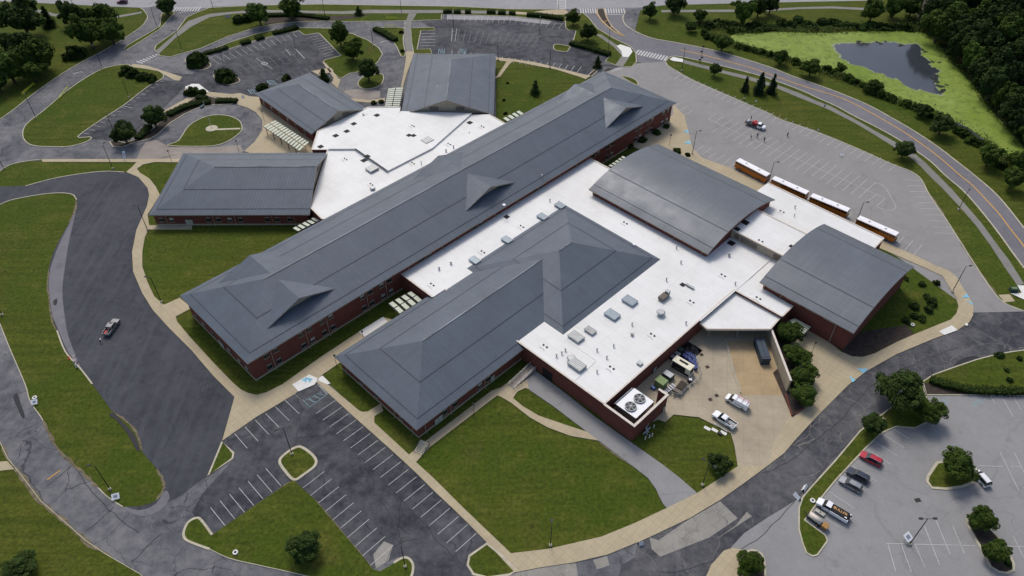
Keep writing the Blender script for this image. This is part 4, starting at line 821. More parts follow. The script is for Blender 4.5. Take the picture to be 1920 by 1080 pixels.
# ------------------------------------------------------------------ vegetation
def leaf_mesh(name, kind, seed, n_clump, n_leaf, size):
    r = random.Random(seed); v = []; f = []; tone = []
    def leaf(p, nrm, s, t):
        a = nrm.orthogonal().normalized(); a.rotate(Matrix.Rotation(r.uniform(0, 6.28), 3, nrm)); b = nrm.cross(a)
        k = len(v); v.extend([p-a*s-b*s*.35, p-b*s*.62+a*s*.1, p+a*s, p+b*s*.62]); f.append([k, k+1, k+2, k+3]); tone.extend([t]*4)
    clumps = []
    if kind == 'oak':
        lobes = [(V((0, 0, .05)), .62)]
        for i in range(7): t = i*.9+r.uniform(-.4, .4); q_ = r.uniform(.32, .62); lobes.append((V((cos(t)*q_, sin(t)*q_, r.uniform(-.35, .45))), r.uniform(.26, .46)))
        lobes.append((V((r.uniform(-.2, .2), r.uniform(-.2, .2), .55)), r.uniform(.25, .4)))
        for i in range(n_clump):
            lc, lr = lobes[i % len(lobes)] if i > 8 else lobes[i % 2]; d = V((r.gauss(0, 1), r.gauss(0, 1), r.gauss(.25, .9))).normalized()
            clumps.append((lc+V((d.x, d.y, d.z*.8))*lr*r.uniform(.75, 1.05), r.uniform(.10, .25)))
    elif kind == 'cone':
        for i in range(n_clump):
            h = r.random()**1.3; rad = (1-h)*.95+.05; t = r.uniform(0, 6.28); q_ = r.uniform(.35, .85)
            clumps.append((V((cos(t)*rad*q_, sin(t)*rad*q_, h*2.9-.9)), .12+.24*(1-h)))
    else:
        for i in range(n_clump):
            d = V((r.gauss(0, 1), r.gauss(0, 1), abs(r.gauss(.2, .7)))).normalized(); rr_ = r.uniform(.3, .78)
            clumps.append((V((d.x*rr_, d.y*rr_, d.z*rr_*.75)), r.uniform(.2, .36)))
    for c, cr_ in clumps:
        t0 = r.uniform(.05, .85)
        for j in range(n_leaf//n_clump):
            d = V((r.gauss(0, 1), r.gauss(0, 1), r.gauss(.35, 1))).normalized(); p = c+d*cr_*r.uniform(.7, 1.12)
            nr = (d+V((r.gauss(0, .5), r.gauss(0, .5), r.gauss(.3, .5)))).normalized(); leaf(p, nr, size*r.uniform(.6, 1.3), min(1, max(0, t0*.65+r.uniform(0, .35))))
    # inner mass of twigs and leaves that closes the crown
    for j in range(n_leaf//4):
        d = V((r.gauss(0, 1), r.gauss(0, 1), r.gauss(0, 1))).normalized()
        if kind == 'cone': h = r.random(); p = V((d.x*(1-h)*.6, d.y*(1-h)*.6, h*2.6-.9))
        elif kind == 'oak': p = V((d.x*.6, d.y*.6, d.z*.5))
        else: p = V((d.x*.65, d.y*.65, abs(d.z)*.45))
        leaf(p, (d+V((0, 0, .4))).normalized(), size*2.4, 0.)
    me = bpy.data.meshes.new(name); me.from_pydata([tuple(p) for p in v], [], f)
    at = me.attributes.new('tone', 'FLOAT', 'POINT'); at.data.foreach_set('value', tone); me.update(); return me
CROWN = {}
for kd, nv, nc_, nl, sz in (('oak', 4, 64, 5200, .08), ('cone', 3, 60, 4200, .07), ('shrub', 3, 16, 1500, .12)):
    CROWN[kd] = [leaf_mesh('crown', kd, 11*i+len(kd), nc_, nl, sz) for i in range(nv)]
CROWN['big'] = [leaf_mesh('crown', 'oak', 91+i, 130, 15000, .05) for i in range(3)]
MESHMAT = {}
def with_mat(me, mat):
    k = (me.name, mat)
    if k not in MESHMAT: c = me.copy(); c.materials.clear(); c.materials.append(FOL[mat]); MESHMAT[k] = c
    return MESHMAT[k]
def trunk_mesh(h, r, spread, seed):
    rr_ = random.Random(seed); b = MB(); b.tube((0, 0, 0), (0, 0, h*.45), r, r*.75, 7)
    for i in range(5): t = i*1.26+rr_.uniform(-.3, .3); b.tube((0, 0, h*.42), (cos(t)*spread, sin(t)*spread, h*rr_.uniform(.7, .95)), r*.55, r*.15, 5)
    b.tube((0, 0, h*.42), (0, 0, h), r*.7, r*.15, 6)
    me = bpy.data.meshes.new('trunk'); me.from_pydata([tuple(p) for p in b.v], [], b.f); me.materials.append(M['bark']); return me
TRUNK = trunk_mesh(2.0, .085, .45, 1); TRUNKC = trunk_mesh(2.9, .07, .12, 2)
rt = random.Random(42); vi = [0]
def tree(cx, cy, wpx, kind, mat, label, cat='tree', group=None, name=None, sq=1.0, big=False):
    if kind == 'oak' and cy < 140 and cx < 760: wpx *= 1.2 if cx < 230 else 1.12
    """crown centred at photo pixel cx,cy with a crown wpx wide; sq stretches it upward"""
    zc = 3.0
    for _ in range(4):
        p = G(cx, cy, zc); r = wpx*.5*depth(p)/FPX
        zc = {'oak': r*1.08, 'cone': r*1.15*1.2, 'shrub': r*.4}[kind]*sq
    nm = name or {'oak': 'tree', 'cone': 'conifer', 'shrub': 'shrub'}[kind]
    t = thing(nm, label, cat, V((p.x, p.y, 0)), 0, group); vi[0] += 1
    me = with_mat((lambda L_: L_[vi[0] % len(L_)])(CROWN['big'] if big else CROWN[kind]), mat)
    c = bpy.data.objects.new('crown', me); COL.objects.link(c); c.parent = t
    rx = rt.uniform(.92, 1.08); c.scale = (r*rx*1.12, r/rx*1.12, r*sq*rt.uniform(1.02, 1.15)); c.rotation_euler = (0, 0, rt.uniform(0, 6.28))
    base = {'oak': r*1.08, 'cone': r*1.05, 'shrub': r*.12}[kind]*sq; c.location = (0, 0, base)
    if kind != 'shrub':
        k = bpy.data.objects.new('trunk', TRUNKC if kind == 'cone' else TRUNK); COL.objects.link(k); k.parent = t; k.scale = (r, r, r*sq)
    return t
TR = [
 (37,30,62,'oak','dark','large dark tree at the top left corner beside the main road',1.0),
 (88,34,29,'cone','dark','small dark pointed tree just right of the large corner tree',.8),
 (128,24,32,'oak','dark','dark upright tree by the main road path, left of a lighter one',1.2),
 (149,28,24,'oak','dark','narrow dark tree touching the dark upright one by the road path',1.1),
 (163,58,52,'oak','mid','broad mid-green tree nearest the drive in the roadside clump',1.0),
 (195,36,44,'oak','mid','tall tree at the back of the roadside clump left of the entrance drive',1.2),
 (205,58,42,'oak','mid','mid-green tree at the right end of the roadside clump',1.0),
 (13,125,60,'oak','mid','tree at the left edge of the lawn clump above the ring drive',.9),
 (44,112,56,'oak','mid','middle tree of the lawn clump above the ring drive',.95),
 (75,100,46,'oak','mid','pointed right-hand tree of the lawn clump above the ring drive',1.1),
 (28,84,44,'oak','dark','tree at the back left of the lawn clump above the ring drive',.9),
 (60,134,40,'oak','mid','low tree at the front of the lawn clump above the ring drive',.8),
 (-8,150,50,'oak','dark','tree cut by the left photo edge below the lawn clump',.9),
 (311,11,32,'oak','dark','round tree standing in the median of the entrance drive',.95),
 (545,15,38,'oak','mid','round tree between the main road and the mulched bed',1.0),
 (484,26,38,'oak','mid','tree at the left end of the mulched bed near the sign',1.0),
 (672,21,18,'cone','dark','tiny conifer alone beside the path along the main road',.6),
 (636,62,34,'oak','mid','upper tree of the pair on the lawn inside the curved drive',1.25),
 (660,94,34,'oak','light','lower lighter tree of the pair on the lawn inside the curved drive',1.0),
 (689,130,36,'oak','dark','dark tree on the small turning-circle island',1.1),
 (607,143,26,'cone','dark','dark conifer at the corner of the diagonal wing',.6),
 (286,218,44,'oak','dark','dark round tree right of the slanted car park by the flagpole circle',.95),
 (231,250,44,'oak','dark','dark round tree at the narrow end of the slanted car park',.95),
 (1075,32,28,'oak','mid','small tree by the crossing at the main junction',1.0),
 (1103,60,32,'oak','dark','dark tree on the verge between the far car park and the side road',1.0),
 (1121,118,18,'cone','dark','small dark tree at the corner of the far car park',.8),
 (1004,165,23,'cone','dark','dark conifer on the lawn behind the long wing',.75),
 (1220,20,27,'oak','dark','dark tree left of the pair beyond the side road mouth',1.1),
 (1266,8,36,'oak','dark','very dark dense tree beside the main road right of the junction',1.0),
 (1313,30,26,'oak','mid','thin bluish tree on the slope below the main road path',1.0),
 (1296,50,22,'oak','dark','small tree at the left end of the slope thicket',.8),
 (1341,130,23,'oak','dark','young dark tree on the verge beside the side road crossing',1.1),
 (1398,160,17,'cone','conifer','narrow left conifer of the three on the verge',1.1),
 (1426,158,28,'cone','conifer','middle conifer of the three on the verge, the widest',.95),
 (1449,160,22,'cone','conifer','right conifer of the three on the verge',1.1),
 (1355,80,34,'oak','mid','round tree at the left tip of the pond',.9),
 (1465,107,27,'oak','mid','first larger tree along the near bank of the pond',1.0),
 (1522,126,36,'oak','mid','second larger tree along the near bank, below the open water',.9),
 (1577,128,20,'oak','light','bright green bush-like tree on the near bank of the pond',.8),
 (1641,164,40,'shrub','mid','low spreading tree on the near bank straight below the open water',1.2),
 (1733,207,32,'oak','dark','dark tree on the near bank right of the open water',.75),
 (1768,233,46,'oak','dark','largest dark round tree on the near bank of the pond',.85),
 (1858,292,42,'oak','mid','tall tree where the near bank meets the side road bend',1.0),
 (1902,335,42,'oak','mid','tree at the right edge of the photo inside the road bend',1.0),
 (1908,300,34,'oak','mid','tree behind the bend trees against the pond at the right edge',1.0),
 (1697,280,38,'oak','dark','round dark tree on the verge at the bend between path and bus lot',.9),
 (1395,22,40,'oak','light','pale green tree above the tip of the pond by the main road',1.1),
 (1424,12,34,'oak','dark','dark tree right of the pale one by the main road',1.1),
 (1446,8,30,'oak','dark','tree at the left end of the open roadside lawn above the pond',1.2),
 (1638,18,42,'oak','mid','tree at the right end of the open roadside lawn above the pond',1.1),
 (1678,12,36,'oak','mid','tree between the roadside lawn and the woods',1.1),
 (1712,12,38,'oak','mid','lighter tree at the left edge of the woods',1.1),
 (1478,625,52,'oak','mid','bushy tree behind the loading canopy at the top of the planter',.8),
 (1495,668,48,'oak','mid','second tree down the planter beside the retaining wall',.8),
 (1506,706,48,'oak','mid','third tree down the planter beside the retaining wall',.8),
 (1508,742,48,'oak','mid','lowest tree of the planter beside the retaining wall',.75),
 (1692,735,84,'oak','dark','largest tree in the visitor car park, left half of the big clump',.9),
 (1742,772,52,'oak','mid','right half of the big clump in the visitor car park',.9),
 (1636,795,48,'oak','dark','round tree at the upper end of the strip island with parked cars',.85),
 (1795,872,62,'oak','mid','tree on the triangular island beside the white minivan',.9),
 (1843,975,46,'oak','mid','upper tree on the long mulched island at the right',.95),
 (1868,1036,48,'oak','mid','lower tree on the long mulched island at the right',.95),
 (1406,1056,48,'oak','light','bright round tree in the kerbed circle at the bottom edge',.8),
 (572,1026,58,'oak','dark','lone dark tree on the triangular lawn by the parking bays',.9),
 (1350,870,44,'oak','dark','dark tree on the lawn beside the service yard drive',.7),
 (40,1064,62,'oak','dark','very dark tree cut off at the bottom left corner',.6)]
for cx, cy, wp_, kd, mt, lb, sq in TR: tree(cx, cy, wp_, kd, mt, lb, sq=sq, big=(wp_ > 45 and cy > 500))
# shrubs one can point at
SH = [(140,99,40,'spreading green bush on the lawn left of the ring drive'),(367,112,46,'wide bush filling the upper kerbed island by the entrance car park'),(420,140,42,'wide bush filling the lower kerbed island by the entrance car park'),
 (236,132,26,'leftmost bush of the row at the tip of the drive island'),(250,138,26,'second bush of the row at the tip of the drive island'),(267,143,26,'third bush of the row at the tip of the drive island'),(284,146,24,'rightmost bush of the row at the tip of the drive island'),
 (538,146,21,'bush against the far side of the diagonal wing, the upper one'),(492,163,24,'bush against the far side of the diagonal wing, the lower one'),(360,172,28,'bush by the white pavement curve left of the flagpole circle'),(378,173,18,'rounded bush at the end of the hedge by the white pavement curve'),
 (447,36,26,'bush behind the small entrance sign'),(463,34,26,'bush right of the entrance sign bush'),
 (1700,522,11,'ball shrub nearest the curved roof in the shrub bed'),(1729,532,15,'ball shrub in the middle top of the shrub bed'),(1757,530,14,'ball shrub nearest the path bend in the shrub bed'),(1738,555,15,'small dark shrub in the centre of the shrub bed'),(1716,574,20,'large dark round shrub low in the shrub bed'),(1749,566,24,'dark leafy shrub right of the low round one'),(1742,580,20,'dark shrub by the curved bed edge'),
 (1715,592,16,'greyish shrub left of the curved bed edge'),(1700,600,18,'greyish low shrub beside the round light ring in the bed'),(1730,596,18,'greyish shrub at the bottom of the curved bed edge'),
 (1875,665,18,'dark shrub on the kerb of the upper right lawn island'),(1888,694,12,'small dark shrub with a grey top on the upper right island'),(1912,672,14,'dark shrub at the right edge of the upper right island'),(1893,712,14,'low shrub in the middle of the upper right island'),
 (952,155,6,'tiny evergreen left on the lawn behind the long wing'),(945,187,7,'small evergreen right of the farthest wing'),(948,212,8,'small shrub at the foot of the farthest wing'),(1270,283,18,'light green bush beside the gymnasium roof corner'),(1290,290,12,'small bush at the foot of the lamp by the gymnasium'),
 (1180,272,16,'dark shrub in the bed below the long wing, left'),(1205,262,18,'dark shrub in the bed below the long wing, middle'),(1230,247,18,'dark shrub in the bed below the long wing, right'),(1250,236,14,'dark shrub at the end of the bed below the long wing'),
 (1880,1018,14,'small purple shrub on the long mulched island'),(1890,1055,18,'dark shrub at the lower tip of the long mulched island'),(715,190,12,'dark shrub beside the small turning circle canopy'),(700,192,12,'low shrub on the strip below the small turning circle'),(752,60,10,'shrub by the path between the two car parks'),(755,95,10,'low shrub at the corner of the path and curved drive')]
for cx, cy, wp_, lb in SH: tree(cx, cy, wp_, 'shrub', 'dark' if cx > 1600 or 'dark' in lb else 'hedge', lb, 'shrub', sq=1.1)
ORD = ['first', 'second', 'third', 'fourth', 'fifth', 'sixth', 'seventh', 'eighth', 'ninth', 'tenth', 'eleventh', 'twelfth', 'thirteenth', 'fourteenth', 'fifteenth', 'sixteenth', 'seventeenth', 'eighteenth', 'nineteenth', 'twentieth']
def row(pts, mat, fmt, group, kind='shrub', sq=1.0, cat='bush'):
    for i, (x, y, w_) in enumerate(pts): tree(x, y, w_, kind, mat if isinstance(mat, str) else mat[i % len(mat)], fmt % ORD[i], cat, group, name='bush' if kind == 'shrub' else None, sq=sq)
row([(1385,86,16),(1400,90,16),(1415,93,16),(1430,97,16),(1445,101,16),(1492,114,20),(1505,120,14),(1552,129,20),(1563,134,16),(1592,146,22),(1603,152,18),(1618,158,16),(1662,180,20),(1675,184,20),(1700,193,22),(1715,200,18),(1745,217,14)], ['mid', 'hedge', 'light'], '%s bush from the left in the hedge along the near bank of the pond', 'bushes along the near bank of the pond', sq=1.2)
row([(1797,243,24),(1810,252,24),(1822,262,24),(1836,268,22),(1848,272,18),(1880,310,24)], ['light', 'hedge'], '%s bush from the left on the bank right of the large round tree', 'bushes on the right bank', sq=1.1)
row([(1330,46,22),(1345,42,20),(1360,44,22),(1375,46,22),(1325,68,16),(1338,72,16),(1320,60,16),(1390,50,22),(1370,56,20),(1405,48,20),(1420,46,24)], ['dark', 'hedge', 'mid'], '%s bush of the thicket on the slope left of the pond', 'thicket left of the pond', sq=1.2)
row([(1432,50,24),(1448,50,20),(1465,42,26),(1482,44,24),(1497,36,24),(1512,44,22),(1527,48,20),(1542,40,24),(1558,40,22),(1572,42,20),(1588,46,22),(1604,48,22),(1620,50,22),(1636,46,26),(1652,48,24),(1668,50,24),(1684,48,24),(1700,50,26)], ['dark', 'dark', 'hedge'], '%s bush from the left in the dark belt along the far bank of the pond', 'dark belt along the far bank', sq=1.0)
# clipped hedges
def hedge(px, wd, h, label, mat='hedge', seed=0):
    P = cr(W(px), False, 4) if len(px) > 2 else W(px); r = random.Random(seed+len(px)); v = []; f = []; tone = []
    L_ = [(P[i+1]-P[i]).length for i in range(len(P)-1)]; tot = sum(L_)
    for j in range(int(tot*wd*16+tot*h*18)):
        d = r.uniform(0, tot); i = 0
        while d > L_[i] and i < len(L_)-1: d -= L_[i]; i += 1
        a = P[i].lerp(P[i+1], d/L_[i]); t_ = (P[i+1]-P[i]).normalized(); nn = V((-t_.y, t_.x, 0)); s_ = r.uniform(-1, 1); top = r.random() < .55
        w2 = wd*.5*(1+.25*noise.noise(a*.7)); h2 = h*(1+.2*noise.noise(a*.9+V((5, 5, 0))))
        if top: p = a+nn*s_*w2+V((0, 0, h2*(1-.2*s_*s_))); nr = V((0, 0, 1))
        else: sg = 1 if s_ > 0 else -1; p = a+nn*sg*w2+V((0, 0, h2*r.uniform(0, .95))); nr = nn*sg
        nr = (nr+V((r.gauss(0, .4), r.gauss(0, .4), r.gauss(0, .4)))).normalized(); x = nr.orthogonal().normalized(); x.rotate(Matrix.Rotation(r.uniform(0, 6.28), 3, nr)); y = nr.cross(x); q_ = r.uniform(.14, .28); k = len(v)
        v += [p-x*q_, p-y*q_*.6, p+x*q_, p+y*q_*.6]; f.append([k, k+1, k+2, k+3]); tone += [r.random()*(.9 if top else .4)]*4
    c = (P[0]+P[-1])/2; me = bpy.data.meshes.new('hedge'); me.from_pydata([tuple(p-c) for p in v], [], f); at = me.attributes.new('tone', 'FLOAT', 'POINT'); at.data.foreach_set('value', tone); me.materials.append(FOL[mat])
    t = thing('hedge', label, 'hedge', c); o = bpy.data.objects.new('foliage', me); COL.objects.link(o); o.parent = t
    b = MB(); b.ribbon([p-c for p in P], wd*.8, 0, h*.75); k = b.build('stems', FOL[mat], t, local=True)
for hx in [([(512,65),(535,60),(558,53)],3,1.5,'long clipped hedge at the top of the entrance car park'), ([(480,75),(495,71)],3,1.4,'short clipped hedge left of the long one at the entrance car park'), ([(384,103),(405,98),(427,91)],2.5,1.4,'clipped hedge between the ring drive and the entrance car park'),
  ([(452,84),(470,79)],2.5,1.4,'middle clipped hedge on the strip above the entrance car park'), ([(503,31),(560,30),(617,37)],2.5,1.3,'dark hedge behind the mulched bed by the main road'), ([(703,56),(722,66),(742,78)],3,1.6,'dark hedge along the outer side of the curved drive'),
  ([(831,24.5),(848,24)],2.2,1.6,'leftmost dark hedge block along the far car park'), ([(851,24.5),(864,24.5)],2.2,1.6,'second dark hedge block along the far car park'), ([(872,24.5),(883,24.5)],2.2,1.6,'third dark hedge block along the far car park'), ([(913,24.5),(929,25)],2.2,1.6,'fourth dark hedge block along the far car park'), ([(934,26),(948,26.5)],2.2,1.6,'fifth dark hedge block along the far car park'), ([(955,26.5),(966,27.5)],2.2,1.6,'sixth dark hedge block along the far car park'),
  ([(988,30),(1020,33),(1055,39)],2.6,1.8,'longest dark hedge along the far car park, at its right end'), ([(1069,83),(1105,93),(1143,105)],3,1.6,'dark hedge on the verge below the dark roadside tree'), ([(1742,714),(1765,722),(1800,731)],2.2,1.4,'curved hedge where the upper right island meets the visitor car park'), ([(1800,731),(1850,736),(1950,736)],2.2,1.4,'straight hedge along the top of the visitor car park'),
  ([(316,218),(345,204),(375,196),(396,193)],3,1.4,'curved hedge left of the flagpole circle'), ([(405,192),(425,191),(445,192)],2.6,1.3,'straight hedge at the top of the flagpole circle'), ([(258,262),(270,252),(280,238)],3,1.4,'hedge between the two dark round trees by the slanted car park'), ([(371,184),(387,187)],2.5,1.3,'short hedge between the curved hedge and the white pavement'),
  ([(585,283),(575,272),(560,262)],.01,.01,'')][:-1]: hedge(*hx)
row([(1461+i*11.8, 361+i*5.6, 19) for i in range(7)], ['hedge', 'mid'], '%s bush in the planting between the white roof and the second parked bus', 'bushes between the white roof and the buses', sq=1.0)
row([(1546+i*11.5, 402+i*5.6, 19) for i in range(8)], ['hedge', 'mid'], '%s bush in the planting between the white roof and the third and fourth buses', 'bushes between the white roof and the buses', sq=1.0)
# reeds and weeds along the banks: nobody could count them
def bank(lines, label):
    r = random.Random(31); v = []; f = []; tone = []
    for px, wd, h in lines:
        P = cr(W(px), False, 4)
        for i in range(len(P)-1):
            a, b = P[i], P[i+1]; L_ = (b-a).length; t_ = (b-a).normalized(); nn = V((-t_.y, t_.x, 0))
            for j in range(int(L_*wd*7)):
                q = a.lerp(b, r.random())+nn*r.gauss(0, .33)*wd; hh = h*(.35+1.3*abs(noise.noise(q*.22)))*r.uniform(.3, 1.05)
                n_ = V((r.gauss(0, .6), r.gauss(0, .6), 1)).normalized(); x = n_.orthogonal().normalized(); x.rotate(Matrix.Rotation(r.uniform(0, 6.28), 3, n_)); y = n_.cross(x); s_ = r.uniform(.18, .5); k = len(v); p = q+V((0, 0, hh))
                v += [p-x*s_, p-y*s_*.6, p+x*s_, p+y*s_*.6]; f.append([k, k+1, k+2, k+3]); tone += [min(1, max(0, .2+hh/h*.5+r.uniform(-.2, .3)))]*4
    me = bpy.data.meshes.new('bank_vegetation'); me.from_pydata([tuple(p) for p in v], [], f); at = me.attributes.new('tone', 'FLOAT', 'POINT'); at.data.foreach_set('value', tone); me.materials.append(FOL['light2'])
    o = bpy.data.objects.new('bank_vegetation', me); COL.objects.link(o); tag(o, label, 'reeds', kind='stuff')
bank([([(1340,78),(1372,84),(1400,90),(1440,104),(1480,114),(1537,133),(1600,153),(1650,178),(1717,203),(1760,217),(1800,243),(1850,272),(1890,303),(1930,335)], 5, 1.6), ([(1325,62),(1345,70),(1372,78)], 5, 1.4), ([(1375,62),(1410,57),(1450,55),(1534,57),(1608,54),(1700,54),(1738,60)], 6, 1.8), ([(1740,64),(1768,88),(1795,122),(1830,160),(1857,198),(1888,232),(1925,275)], 4, 1.6), ([(1310,40),(1340,50),(1380,55)], 8, 1.6), ([(1700,30),(1725,45),(1740,60)], 8, 2.2)], 'low reeds, weeds and scrub along the banks of the pond')
# the woods
rf_ = random.Random(8)
WOOD = 'tall dark tree crowded among others in the woods beyond the pond'
edge_px = [(1735,42),(1752,62),(1775,80),(1795,100),(1812,126),(1832,148),(1852,172),(1870,196),(1888,220),(1906,244),(1926,272)]
for i, (x, y) in enumerate(edge_px):
    tree(x+14, y-16, rf_.uniform(46, 60), 'oak', ['forest', 'mid', 'forest'][i % 3], '%s tree from the top along the edge of the woods beside the pond' % ORD[i], group='trees at the edge of the woods', sq=1.15)
for j in range(1, 7):
    for i in range(12):
        t = (i+rf_.uniform(-.25, .25))/10.5; k = t*(len(edge_px)-1); a = int(min(max(k, 0), len(edge_px)-2)); x = edge_px[a][0]+(edge_px[a+1][0]-edge_px[a][0])*(k-a); y = edge_px[a][1]+(edge_px[a+1][1]-edge_px[a][1])*(k-a)
        x += 14+j*30+rf_.uniform(-9, 9); y += -16-j*14+rf_.uniform(-8, 8)
        if x < 1990 and y > -45: tree(x, y, rf_.uniform(50, 66), 'oak', 'mid' if rf_.random() < .12 else 'forest', WOOD, group='trees crowded in the woods', sq=rf_.uniform(1.1, 1.4))
uf = MB(); uf.flat(W([(1725,50),(1775,88),(1812,138),(1860,205),(1930,290),(2100,420),(2150,-40),(1700,-40)]), .05); struct('woodland_floor', uf, 'mulch')

# ------------------------------------------------------------------ vehicles
def wheel(par, x, y, r=.36, wd=.26):
    b = MB(); b.tube((x, y-wd/2, r), (x, y+wd/2, r), r, n=14); o = b.build('wheel', 'tyre', par, local=True)
    s_ = 1 if y > 0 else -1; k = MB(); k.tube((x, y+s_*(wd/2-.02), r), (x, y+s_*(wd/2+.015), r), r*.58, n=10); k.build('rim', 'hub', o, local=True)
def loft(st, par, paint, name='body', glassname='windows'):
    """stations: x, half width low, z low, z belt, half width roof, z roof, segment kind to the next"""
    b = MB(); g = MB()
    for i in range(len(st)-1):
        x0, w0, l0, e0, r0, t0, kd = st[i]; x1, w1, l1, e1, r1, t1, _ = st[i+1]
        for s_ in (1, -1):
            q = [(x0, s_*w0, l0), (x1, s_*w1, l1), (x1, s_*w1, e1), (x0, s_*w0, e0)]; b.poly(q if s_ < 0 else q[::-1])
            q = [(x0, s_*w0, e0), (x1, s_*w1, e1), (x1, s_*r1, t1), (x0, s_*r0, t0)]
            if max(t0-e0, t1-e1) > .05: (g if kd in ('cab', 'ws', 'rw') else b).poly(q if s_ < 0 else q[::-1])
            elif kd != 'bed': b.poly(q if s_ < 0 else q[::-1])
        top = [(x0, -r0, t0), (x1, -r1, t1), (x1, r1, t1), (x0, r0, t0)][::-1]
        if kd in ('ws', 'rw'): g.poly(top)
        elif kd == 'bed': b.poly([(x0, -w0+.12, e0-.5), (x1, -w1+.12, e1-.5), (x1, w1-.12, e1-.5), (x0, w0-.12, e0-.5)][::-1], 1); [b.poly([(x0, s_*w0, e0), (x1, s_*w1, e1), (x1, s_*(w1-.12), e1), (x0, s_*(w0-.12), e0)]) for s_ in (1, -1)]; [b.poly([(x0, s_*(w0-.12), e0), (x1, s_*(w1-.12), e1), (x1, s_*(w1-.12), e1-.5), (x0, s_*(w0-.12), e0-.5)], 1) for s_ in (1, -1)]
        else: b.poly(top)
    for x, w_, l, e, r_, t, _ in (st[0], st[-1]): b.poly([(x, -w_, l), (x, w_, l), (x, w_, e), (x, r_, t), (x, -r_, t), (x, -w_, e)])
    o = b.build(name, [paint, 'dark'], par, local=True)
    if g.f: g.build(glassname, 'darkglass', par, local=True)
    return o
def bxp(par, name, mat, *boxes):
    b = MB()
    for c, s_ in boxes: b.box(c, s_)
    return b.build(name, mat, par, local=True)
def place(front, rear, zh=.8):
    f, r_ = G(*front, zh), G(*rear, zh); c = (f+r_)/2; return V((c.x, c.y, 0)), math.atan2(f.y-r_.y, f.x-r_.x)
def finish(t, z=0): t.location.z = z; return t
def lights(t, x0, x1, y, z):
    for s_ in (1, -1): bxp(t, 'headlight', 'blind', ((x1-.02, s_*y, z), (.12, .34, .16))); bxp(t, 'tail_light', 'redstripe', ((x0+.02, s_*y, z+.15), (.08, .2, .3)))
    for s_ in (1, -1): bxp(t, 'mirror', 'dark', ((x1-1.75, s_*(y+.38), z+.35), (.14, .22, .16)))
def suv(front, rear, paint, label, name='parked_car', cat='car', roofpaint=None, van=False, z=.04):
    loc, rz = place(front, rear); t = thing(name, label, cat, loc, rz)
    h = 1.72 if not van else 1.78
    loft([(-2.38, .84, .38, .95, .70, 1.02, 'x'), (-2.34, .93, .3, 1.0, .72, 1.1, 'rw'), (-2.0, .95, .28, 1.02, .68, h-.04, 'cab'), (-.9, .95, .28, 1.02, .70, h, 'cab'), (.35, .95, .28, 1.0, .68, h-.05, 'ws'), (1.15, .94, .28, .98, .74, 1.03, 'hood'), (2.1, .9, .3, .88, .72, .93, 'hood'), (2.4, .78, .36, .7, .6, .74, 'x')], t, paint)
    for x in (-1.45, 1.45):
        for s_ in (1, -1): wheel(t, x, s_*.84)
    lights(t, -2.38, 2.36, .66, .68); bxp(t, 'roof_rail', 'hub', ((-.8, .62, h+.03), (2.2, .05, .05)), ); bxp(t, 'roof_rail', 'hub', ((-.8, -.62, h+.03), (2.2, .05, .05)))
    return finish(t, z)
suv((1612.5,849),(1655,871),'red','red estate car nose-in by the strip island, highest of the parked row')
suv((1588,879.5),(1630,902),'darkcar','dark blue estate car between the red car and the silver car')
suv((1574,896),(1616,919),'silver','silver estate car beside the dark blue one')
suv((1828,882),(1850,907),'whitecar','white people carrier beside the tree on the triangular island', van=True, z=.05)
suv((219,3),(239,3),'maroon','maroon car driving on the main road at the top left', name='car', z=.06)
def pickup(front, rear, paint, label, L=5.8, cab=2, z=.2, bed=True, name='pickup_truck'):
    loc, rz = place(front, rear, .9); t = thing(name, label, 'pickup truck', loc, rz); x0, x1 = -L/2, L/2
    cb = x1-1.55-1.9 if cab == 1 else x1-1.5-2.4
    st = [(x0, .98, .5, 1.25, .9, 1.25, 'bed'), (cb-.05, .99, .45, 1.27, .9, 1.27, 'x'), (cb, .99, .45, 1.27, .76, 1.85, 'cab'), (cb+.5, .99, .4, 1.27, .76, 1.9, 'cab'), (x1-2.25, .99, .4, 1.25, .74, 1.87, 'ws'), (x1-1.5, .98, .4, 1.2, .8, 1.27, 'hood'), (x1-.25, .96, .4, 1.08, .8, 1.14, 'hood'), (x1, .84, .5, .95, .75, .98, 'x')]
    loft(st, t, paint)
    for x in (x0+1.15, x1-1.0):
        for s_ in (1, -1): wheel(t, x, s_*.88, .4)
    lights(t, x0, x1-.04, .7, .85); bxp(t, 'bumper', 'hub', ((x1+.04, 0, .6), (.14, 1.7, .22))); bxp(t, 'tailgate', paint, ((x0-.01, 0, .95), (.1, 1.9, .6)))
    return finish(t, z), (x0, x1, cb)
p1, (x0, x1, cb) = pickup((1339.5,775),(1377,800),'whitecar','white pickup truck with boards in its bed on the service yard', cab=1)
bxp(p1, 'cargo', 'white', ((x0+1.2, .25, 1.05), (2.3, .2, .08)), ((x0+1.2, -.15, 1.05), (2.3, .25, .08)), ((x0+1.0, -.5, 1.02), (1.9, .16, .08))); bxp(p1, 'cargo', 'silver', ((x0+.7, .6, 1.0), (.6, .4, .3)))
p2, (x0, x1, cb) = pickup((219,598),(198,628),'greycar','silver crew cab pickup with red gear in its bed on the empty dark lot', z=.05)
bxp(p2, 'sunroof', 'darkglass', ((x1-2.55, 0, 1.905), (.45, .8, .02))); bxp(p2, 'cargo', 'redstripe', ((x0+.9, .4, .9), (1.2, .5, .3))); bxp(p2, 'cargo', 'white', ((x0+1.0, -.05, .95), (1.3, .08, .1))); bxp(p2, 'cargo', 'black', ((x0+.4, -.5, .85), (.5, .5, .3)))
